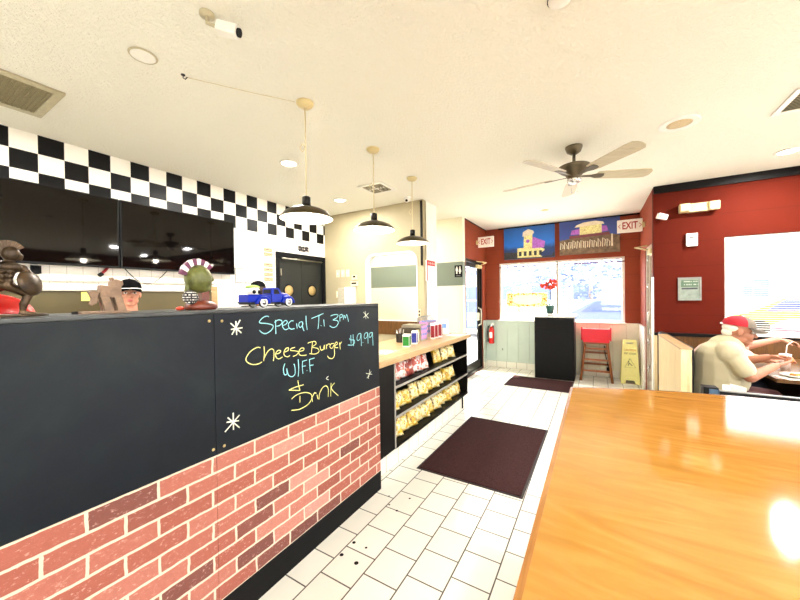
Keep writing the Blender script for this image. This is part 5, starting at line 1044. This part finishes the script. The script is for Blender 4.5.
def cup(x, y, lb, straw=None, z0=.7505):
    r = thing('drink_cup', lb, 'cup', (x, y, z0), 'cups on the dining table')
    mb = MB(); mb.lathe([(.03, 0), (.042, .15), (.039, .15), (.028, .006)], (x, y, z0), seg=24); mb.build('cup_body', pbr('frosted_cup', (226, 206, 200), .3), r)
    mb = MB(); mb.lathe([(.001, .158), (.04, .156), (.044, .15), (.001, .148)], (x, y, z0), seg=24); mb.build('lid', M['white'], r)
    mb = MB(); mb.tube([(x, y, z0+.1), (x+.012, y, z0+.24), (x+.05, y, z0+.28)], .004, 6); mb.build('straw', M['white'], r)
cup(1.56, 4.6, 'small frosted cup with bent straw between the diners arms'); cup(1.66, 4.42, 'frosted cup held by the fingers at the right edge of the view')

# ------------------------------------------------------------------ people
M['skin'] = pbr('ruddy_skin', (166, 108, 80), .5, var=.05, scale=14); M['skinpale'] = pbr('pale_skin', (186, 132, 106), .5, var=.04, scale=14); M['lip'] = pbr('lips', (176, 88, 84), .5); M['eyew'] = pbr('eye_white', (232, 228, 222), .3); M['iris'] = pbr('dark_iris', (40, 28, 22), .25); M['brow'] = pbr('brown_brow', (92, 64, 48), .8)
def hand(mb, w_, d, n, k=1.0, curl=.6):
    """w_ wrist, d finger direction, n direction the palm faces; five bent fingers and a thumb leaving the palm's side"""
    d = d.normalized(); n = (n-d*n.dot(d)).normalized(); s = d.cross(n)
    for j in (-1.5, -.5, .5, 1.5): mb.cap(w_+d*.02*k+s*j*.012*k, w_+d*.085*k+s*j*.019*k, .014*k, .0115*k, 8)
    for j, L in zip((-1.5, -.5, .5, 1.5), (.9, 1.08, 1.0, .8)):
        p0 = w_+d*.085*k+s*j*.020*k; a = 0
        for q, seg in enumerate((.04, .026, .02)):
            a += curl*(.55 if q == 0 else .8); dd = d*math.cos(a)+n*math.sin(a); p1 = p0+dd*seg*L*k; mb.cap(p0, p1, (.0095-.0008*q)*k, (.0088-.0008*q)*k, 8); p0 = p1
    t0 = w_+d*.025*k-s*.022*k; t1 = t0+(d*.6-s*.7+n*.35)*.036*k; t2 = t1+(d*.85-s*.1+n*.5)*.03*k; t3 = t2+(d*.8+s*.25+n*.5)*.024*k
    mb.cap(t0, t1, .014*k, .011*k, 8); mb.cap(t1, t2, .0105*k, .0095*k, 8); mb.cap(t2, t3, .0095*k, .0085*k, 8)
def head_parts(mb, Hc, f, u, k=1.0):
    f = f.normalized(); u = (u-f*u.dot(f)).normalized(); l = u.cross(f); ax = (f, l, u)
    at = lambda a, b, c: Hc+(f*a+l*b+u*c)*k
    E2 = lambda a, b, c, r_: mb.ell(at(a, b, c), tuple(x*k for x in r_), ax, 20, 14)
    E2(-.012, 0, .032, (.096, .076, .088)); E2(.022, 0, -.035, (.068, .06, .078)); E2(.055, 0, -.094, (.026, .03, .022))
    for s in (-1, 1):
        E2(.05, s*.034, -.028, (.034, .03, .032)); E2(-.008, s*.076, -.012, (.019, .009, .031)); E2(.02, s*.044, -.066, (.038, .018, .028))
    E2(.07, 0, .026, (.024, .056, .014)); mb.cap(at(.084, 0, .008), at(.108, 0, -.028), .0085*k, .0125*k, 10)
    for s in (-1, 1): mb.ell(at(.095, s*.012, -.032), .0095*k, seg=10, rings=8)
    E2(.078, 0, -.066, (.016, .026, .013))
    return at, ax
def face_details(at, ax, par, k=1.0):
    for s in (-1, 1):
        mb = MB(); mb.ell(at(.0755, s*.031, .002), (.013*k, .0155*k, .0085*k), ax, 14, 10); e = mb.build('eye', M['eyew'], par)
        mb = MB(); mb.ell(at(.0865, s*.031, .002), (.003*k, .0065*k, .0068*k), ax, 12, 8); mb.build('iris', M['iris'], e)
        mb = MB(); mb.tube([at(.088, s*.014, .022), at(.09, s*.032, .027), at(.076, s*.05, .022)], [.0028*k, .0035*k, .002*k], 6); mb.build('eyebrow', M['brow'], par)
    mb = MB(); mb.ell(at(.0925, 0, -.061), (.005*k, .021*k, .0045*k), ax, 14, 8); mb.ell(at(.0915, 0, -.069), (.006*k, .018*k, .005*k), ax, 14, 8); mb.build('lips', M['lip'], par)
def cap_hat(at, ax, par, m1, m2, k=1.0, two=None, piping=None, tilt=0):
    c = at(-.012, 0, .045); f, l, u = ax; mb = MB(); R_ = (.108*k, .09*k, .088*k); n, rg = 32, 10; rows = []
    for j in range(rg+1):
        b = PI/2*j/rg; rows.append([mb.bm.verts.new(c+f*math.cos(2*PI*i/n)*math.cos(b)*R_[0]+l*math.sin(2*PI*i/n)*math.cos(b)*R_[1]+u*(math.sin(b)**.9)*R_[2]) for i in range(n)] if j < rg else [mb.bm.verts.new(c+u*R_[2])])
    for j in range(rg):
        for i in range(n):
            ph = abs((i+.5)/n*2-1)*PI                         # 0 at the back, pi at the front
            q = (rows[j][i], rows[j][(i+1) % n], rows[j+1][(i+1) % n], rows[j+1][i]) if j < rg-1 else (rows[j][i], rows[j][(i+1) % n], rows[j+1][0])
            fc = mb.bm.faces.new(q); fc.smooth = True; fc.material_index = 1 if (two and ph > PI*.6) else 0
    hat = mb.build('cap', [m1, m2], par)
    mb = MB(); rows = []
    for j in range(7):
        t = j/6; row = []
        for i in range(15):
            a = math.radians(-66+132*i/14); ext = .075*math.cos(a)**.7*t
            row.append(mb.bm.verts.new(c+f*(math.cos(a)*R_[0]*.985+ext*k)+l*(math.sin(a)*R_[1]*.985*(1+.06*t))-u*(.004+.03*t*t*abs(math.sin(a))+.012*t)*k))
        rows.append(row)
    for a_, b_ in zip(rows, rows[1:]):
        for i in range(14): fc = mb.bm.faces.new((a_[i], a_[i+1], b_[i+1], b_[i])); fc.smooth = True
    r_ = bmesh.ops.solidify(mb.bm, geom=mb.bm.faces[:], thickness=.004*k); mb.build('cap_brim', m2, hat)
    if piping:
        mb = MB(); mb.tube([c+f*math.cos(math.radians(a))*R_[0]*1.01+l*math.sin(math.radians(a))*R_[1]*1.01-u*.004*k for a in range(-72, 73, 9)], .0042*k, 6); mb.build('cap_piping', piping, hat)
    mb = MB(); mb.ell(c+u*R_[2]*1.0, (.009*k, .009*k, .005*k), ax, 10, 6); mb.build('cap_button', m1, hat)
    return hat
def shirt_mesh(segs, grow, voxel=.009):
    mb = MB()
    for a, b, ra, rb in segs: mb.cap(a, b, ra+grow, rb+grow, 14)
    return blob(mb, voxel, 3)
def seated(name, label, base, J, skin, shirtm, trousers, hands, k=1.0):
    """J: joints in world space"""
    r = thing(name, label, 'person', base)
    mb = MB(); at, ax = head_parts(mb, J['head'], J['face'], J['up'], k)
    tor = [(J['pelvis'], J['belly'], .16*k, .175*k), (J['belly'], J['chest'], .175*k, .165*k), (J['chest'], (J['shR']+J['shL'])*.5, .155*k, .115*k), (J['shR'], J['shL'], .075*k, .075*k)]
    for a, b, ra, rb in tor: mb.cap(a, b, ra, rb, 14)
    mb.cap((J['shR']+J['shL'])*.5, J['head']-J['up'].normalized()*.06*k-J['face'].normalized()*.01, .07*k, .056*k)
    sl = []
    for s in 'RL':
        sh, el, wr = J['sh'+s], J['el'+s], J['wr'+s]; mb.cap(sh, el, .053*k, .042*k); mb.cap(el, wr, .043*k, .028*k); hd, hn = hands[s]; hand(mb, wr, hd, hn, k)
        sl.append((sh, sh.lerp(el, .72), .056*k, .058*k))
        hp, kn, an = J['hip'+s], J['kn'+s], J['an'+s]; mb.cap(hp, kn, .085*k, .058*k); mb.cap(kn, an, .056*k, .038*k); mb.cap(an-Z*.03, an-Z*.045+(kn-hp).normalized()*.15*k, .036*k, .03*k)
    body = put('body', blob(mb, .0062, 3), skin, r)
    face_details(at, ax, r, k)
    put('shirt', shirt_mesh(tor+sl, .012*k), shirtm, r)
    leg = []
    for s in 'RL': leg += [(J['hip'+s], J['kn'+s], .09*k, .066*k), (J['kn'+s], J['an'+s], .062*k, .05*k)]
    leg += [(J['hipR'], J['hipL'], .105*k, .105*k)]
    put('trousers', shirt_mesh(leg, .006*k, .012), trousers, r)
    for s in 'RL':
        an = J['an'+s]; d = (J['kn'+s]-J['hip'+s]); d.z = 0; d = d.normalized(); m_ = MB(); q = an.copy(); q.z = .045; m_.cap(q-d*.03, q+d*.15*k, .044*k, .036*k, 14)
        for v in m_.bm.verts: v.co.z = max(v.co.z, .002)
        m_.build('shoe', M['blackmatte'], r)
    return r, at, ax
M['creamshirt'] = paint('cream_cotton', (190, 180, 150), rough=.9, bump=.3); M['maroonc'] = pbr('dark_maroon_cloth', (66, 30, 30), .9); M['caperd'] = pbr('crimson_cap_cloth', (170, 18, 36), .8, var=.1); M['capgrey'] = pbr('grey_brown_cap_cloth', (112, 100, 88), .85); M['whitehair'] = pbr('white_hair', (226, 216, 200), .8, bump=.6, scale=60)
J = dict(pelvis=V(.96, 4.12, .6), belly=V(.99, 4.12, .73), chest=V(.985, 4.12, .88), shR=V(1.01, 3.96, .98), shL=V(1.03, 4.3, .985), head=V(1.12, 4.15, 1.15), face=V(.97, -.08, -.16), up=V(.16, 0, .97),
         elR=V(1.12, 3.9, .785), elL=V(1.2, 4.4, .84), wrR=V(1.33, 4.1, .86), wrL=V(1.36, 4.34, .9), hipR=V(.95, 4.02, .56), hipL=V(.95, 4.22, .56), knR=V(1.36, 4.0, .55), knL=V(1.36, 4.26, .55), anR=V(1.36, 4.0, .1), anL=V(1.38, 4.28, .1))
man, at, ax = seated('person', 'person in a cream t-shirt and red and grey cap seated eating at the table', (.95, 4.12, 0), J, M['skin'], M['creamshirt'], M['maroonc'], {'R': (V(.85, .5, .2), V(-.2, .5, .8)), 'L': (V(.9, -.2, .1), V(0, -.5, -.8))}, 1.06)
cap_hat(at, ax, man, M['caperd'], M['capgrey'], 1.06, two=True)
mb = MB(); Fh = lambda a, b, c, q: mb.ell(at(a, b, c), q, ax, 18, 12)
Fh(-.045, 0, .022, (.072, .084, .05)); Fh(-.07, 0, -.02, (.042, .062, .045)); 
put('hair', blob(mb, .005, 2), M['whitehair'], man)
mb = MB(); mb.tube([at(-.118, .03, .045), at(-.122, 0, .05), at(-.118, -.03, .045)], .007, 6); mb.build('cap_strap', M['paper'], man)
mb = MB(); mb.cap(V(1.45, 4.19, .905), V(1.47, 4.25, .91), .022, .022); mb.build('food_piece', M['burgerc'], None, 'bite of brown food held in the hands of the person in the red cap', 'food')
M['pinkshirt'] = paint('pale_pink_cotton', (226, 190, 176), rough=.9); M['orangeshirt'] = paint('burnt_orange_cotton', (196, 92, 34), rough=.9); M['navy'] = pbr('navy_cloth', (30, 34, 50), .9)
J2 = dict(pelvis=V(.98, 4.78, .585), belly=V(1.02, 4.78, .70), chest=V(1.1, 4.8, .80), shR=V(1.18, 4.66, .87), shL=V(1.2, 4.96, .875), head=V(1.31, 4.84, 1.03), face=V(.9, .05, -.35), up=V(.35, 0, .93),
          elR=V(1.36, 4.72, .84), elL=V(1.42, 5.02, .92), wrR=V(1.52, 4.85, .80), wrL=V(1.66, 5.04, 1.0), hipR=V(1.0, 4.68, .56), hipL=V(1.0, 4.88, .56), knR=V(1.4, 4.68, .55), knL=V(1.4, 4.9, .55), anR=V(1.4, 4.68, .1), anL=V(1.4, 4.9, .1))
p2, at2, ax2 = seated('person', 'person in a pale pink shirt hidden behind the red cap, one arm reaching right', (1.0, 4.78, 0), J2, M['skinpale'], M['pinkshirt'], M['navy'], {'R': (V(.9, .2, 0), V(0, 0, -1)), 'L': (V(.95, -.05, -.12), V(0, 0, -1))})
mb = MB(); mb.ell(at2(-.03, 0, .05), (.1, .086, .085), ax2, 20, 14); mb.build('hair', M['whitehair'], p2)
J3 = dict(pelvis=V(2.45, 4.5, .585), belly=V(2.42, 4.5, .72), chest=V(2.36, 4.5, .88), shR=V(2.3, 4.68, .98), shL=V(2.3, 4.32, .98), head=V(2.22, 4.5, 1.2), face=V(-1, 0, -.2), up=V(-.15, 0, .97),
          elR=V(2.12, 4.72, .8), elL=V(2.1, 4.3, .80), wrR=V(1.95, 4.62, .82), wrL=V(1.79, 4.4, .85), hipR=V(2.42, 4.6, .56), hipL=V(2.42, 4.4, .56), knR=V(2.02, 4.6, .55), knL=V(2.02, 4.4, .55), anR=V(2.05, 4.6, .1), anL=V(2.05, 4.4, .1))
p3, at3, ax3 = seated('person', 'person at the right edge of the view whose hand holds a frosted cup', (2.4, 4.5, 0), J3, M['skinpale'], M['orangeshirt'], M['navy'], {'R': (V(-.9, -.1, 0), V(0, 0, -1)), 'L': (V(-.95, .1, 0), V(.1, .9, -.1))})
mb = MB(); mb.ell(at3(-.03, 0, .05), (.1, .086, .085), ax3, 20, 14); mb.build('hair', M['brow'], p3)
r = thing('dining_chair', 'black dining chair at the far side of the dining table', 'chair', (2.45, 4.5, 0))
mb = MB(); mb.box(2.2, 2.66, 4.27, 4.73, .42, .47, bev=.015); mb.build('seat', M['blackvinyl'], r)
mb = MB(); mb.box(2.63, 2.67, 4.27, 4.73, .5, .95, bev=.012); mb.build('backrest', M['blackvinyl'], r)
for a in (2.23, 2.64):
    for b in (4.3, 4.7):
        mb = MB(); mb.cyl((a, b, 0), (a, b, .43 if a < 2.5 else .6), .016); mb.build('leg', M['blackmetal'], r)
# standing cooks behind the order counter
def standing(label, base, head, face, shirtm, skin, capm, brim, piping, k=.97):
    r = thing('person', label, 'person', base); b = V(base); f = face.copy(); f.z = 0; f = f.normalized(); l = Z.cross(f); hz = head.z
    mb = MB(); at, ax = head_parts(mb, head, face, Z, k)
    S = hz-.235; sh = {s: b+l*(.165 if s == 'L' else -.165)+Z*S for s in 'LR'}
    tor = [(b+Z*.93, b+Z*1.08, .125, .115), (b+Z*1.08, b+Z*(S-.1), .115, .12), (sh['L'], sh['R'], .062, .062), (b+Z*(S-.1), b+Z*(S-.01), .12, .08)]
    for t in tor: mb.cap(*t, 14)
    mb.cap(b+Z*(S-.01), head-Z*.05-f*.008, .06, .05); sl = []
    for s in 'LR':
        e = sh[s]+V(0, 0, -.28)+l*(.05 if s == 'L' else -.05)+f*.03; w_ = e+f*.2-Z*.08; mb.cap(sh[s], e, .046, .038); mb.cap(e, w_, .038, .026); hand(mb, w_, f*.9-Z*.2, -Z, .95, .5)
        sl.append((sh[s], sh[s].lerp(e, .7), .052, .052)); hp = b+l*(.09 if s == 'L' else -.09)+Z*.9; kn = hp-Z*.42+f*.02; an = V(kn.x, kn.y, .09); mb.cap(hp, kn, .085, .058); mb.cap(kn, an, .055, .038); mb.cap(an-Z*.04, an-Z*.05+f*.14, .034, .028)
    put('body', blob(mb, .0062, 3), skin, r); face_details(at, ax, r, k)
    put('shirt', shirt_mesh(tor+sl, .014), shirtm, r)
    leg = []
    for s in (1, -1):
        hp = b+l*.09*s+Z*.9; kn = hp-Z*.42+f*.02; leg += [(hp, kn, .09, .066), (kn, V(kn.x, kn.y, .1), .064, .055)]
    put('trousers', shirt_mesh(leg+[(b+l*.07+Z*.92, b-l*.07+Z*.92, .11, .11)], .006, .012), M['blackmatte'], r)
    cap_hat(at, ax, r, capm, brim, k, piping=piping)
    return r, at, ax
M['capblack'] = pbr('black_cap_cloth', (7, 7, 8), .9, spec=.08); M['redshirt'] = paint('red_cotton', (190, 40, 36), rough=.9); M['blackshirt'] = paint('black_cotton', (8, 8, 9), rough=.9, spec=.08); M['darkhair'] = pbr('dark_brown_hair', (52, 34, 26), .7, bump=.5)
hw = V(-3.514, 1.283, 1.56)
wm, atw, axw = standing('person in a black cap with white piping looking over the order counter', (-3.53, 1.293, 0), hw, V(.93, -.3, .02), M['redshirt'], M['skinpale'], M['capblack'], M['capblack'], M['paper'])
mb = MB(); mb.ell(atw(-.045, 0, .01), (.07, .082, .07), axw, 18, 12); mb.ell(atw(-.11, 0, .0), (.035, .03, .05), axw, 14, 10); mb.build('hair', M['darkhair'], wm)
mb = MB(); cN = V(-3.525, 1.292, 1.352); mb.tube([cN+V(math.cos(a)*.085, math.sin(a)*.09, .01*math.cos(a)) for a in [i*PI/12 for i in range(25)]], .012, 8); mb.build('white_collar', M['paper'], wm)
hb = V(-3.5, 2.55, 1.585)
bk, atb, axb = standing('person in black cap and black shirt facing away behind the toy truck', (-3.46, 2.53, 0), hb, V(-.95, .25, -.15), M['blackshirt'], M['skin'], M['capblack'], M['capblack'], None)
mb = MB(); mb.ell(atb(-.04, 0, .01), (.075, .084, .075), axb, 18, 12); mb.build('hair', M['darkhair'], bk)

# ------------------------------------------------------------------ outside the windows
M['leafblue'] = pbr('blue_tinted_leaf', (84, 98, 136), .8, var=.25, scale=3); M['bark'] = pbr('grey_bark', (120, 108, 98), .9); M['farwall'] = pbr('pale_far_wall', (224, 222, 220), .9); M['carblue'] = pbr('pale_blue_car_paint', (76, 92, 140), .3, coat=.5); M['carred'] = pbr('red_car_paint', (150, 40, 44), .3, coat=.5); M['cargold'] = pbr('yellow_car_paint', (180, 150, 50), .3, coat=.4); M['carglass'] = pbr('car_window', (66, 80, 120), .1)  # bluish cast of the blown-out daylight is put into the leaf colour
def leafy(name, x, y, z0, rx, ry, rz, n, label, seed, trunk=True, group='trees outside the windows'):
    rn = random.Random(seed); r = thing(name, label, 'tree' if trunk else 'hedge', (x, y, -.1), group); mb = MB()
    for i in range(n):
        a, b = rn.random()*2*PI, math.acos(rn.uniform(-1, 1)); q = (.55+.5*rn.random()); c = V(x+rx*q*math.sin(b)*math.cos(a), y+ry*q*math.sin(b)*math.sin(a), z0+rz+rz*q*math.cos(b))
        d = V(rn.uniform(-1, 1), rn.uniform(-1, 1), rn.uniform(-1, 1)).normalized(); e = basis(d); s = rn.uniform(.1, .24)
        mb.bm.faces.new([mb.bm.verts.new(c+e[0]*p+e[1]*t) for p, t in ((-s, 0), (0, -s*.5), (s, 0), (0, s*.5))])
    mb.build('foliage', M['leafblue'], r)
    mb = MB(); mb.cyl((x, y, -.1), (x, y, z0+rz), .14 if trunk else .05, .07); mb.build('trunk', M['bark'], r)
for i, a in enumerate(((-9.5, 26, 2.2, 2.6, 2, 1.7), (-4.6, 24, 1.6, 2.0, 2, 1.5), (-.2, 18.5, 1.0, 1.8, 1.5, 1.4), (.8, 30, 1.4, 2.4, 2, 1.7), (4.8, 26, 2, 2.6, 2, 1.8))):
    leafy('street_tree', *a, 420, ('pale leafy tree far left across the parking lot', 'pale leafy tree behind the window banner', 'pale leafy tree behind the potted flower', 'pale leafy tree above the blue parked car', 'pale leafy tree at the right of the front window')[i], i)
def car(x, y, rz, paint_, label):
    r = thing('parked_car', label, 'car', (x, y, -.1), 'cars parked outside'); zo = -.1
    mb = MB(); prof = [(-2.1, .35), (-2.15, .7), (-1.9, .85), (-1.35, .95), (-.75, 1.42), (.95, 1.45), (1.6, .98), (2.1, .86), (2.15, .5), (2.05, .32)]
    mb.prism(prof, (x, y+.85, zo), X, Z, 1.7, .06); mb.build('car_body', paint_, r)
    for s in (-1, 1):
        mb = MB(); mb.prism([(-1.15, .98), (-.68, 1.36), (.88, 1.38), (1.4, .99)], (x, y+s*.86+.005, zo), X, Z, .01); mb.build('side_window', M['carglass'], r)
        for q in (-1.3, 1.3):
            mb = MB(); mb.lathe([(.18, -.1), (.32, -.1), (.34, -.06), (.34, .06), (.32, .1), (.18, .1), (.001, .08), (.001, -.08), (.18, -.1)], (x+q, y+s*.78, zo+.34), Y, 24, cap=False); mb.build('wheel', M['tyre'], r)
    mb = MB(); mb.box(x-2.2, x-2.1, y-.7, y+.7, zo+.36, zo+.5, bev=.02); mb.box(x+2.1, x+2.2, y-.7, y+.7, zo+.36, zo+.5, bev=.02); mb.build('bumper', M['grey'], r)
    r.rotation_euler.z = rz; return r
car(.6, 14.5, .1, M['carblue'], 'blue parked car seen through the right pane of the front window')
car(-4.6, 13.2, -.05, M['carblue'], 'blue parked car seen under the window banner')
car(6.2, 12.0, .1, M['carred'], 'red parked car seen through the blinds')
car(6.0, 16.5, .0, M['cargold'], 'yellow parked car seen through the blinds')
r = thing('far_building', 'pale low building across the parking lot', 'building', (-2, 40, -.1))
mb = MB(); mb.box(-16, 14, 38, 44, -.1, 4.2); mb.build('wall', M['farwall'], r)
mb = MB(); mb.box(-16.3, 14.3, 37.7, 44.3, 4.2, 4.5); mb.build('roof', M['grey'], r)
for k in range(7):
    mb = MB(); mb.box(-14+4*k, -12+4*k, 37.96, 38.0, 1, 2.6); mb.build('window', M['carglass'], r)
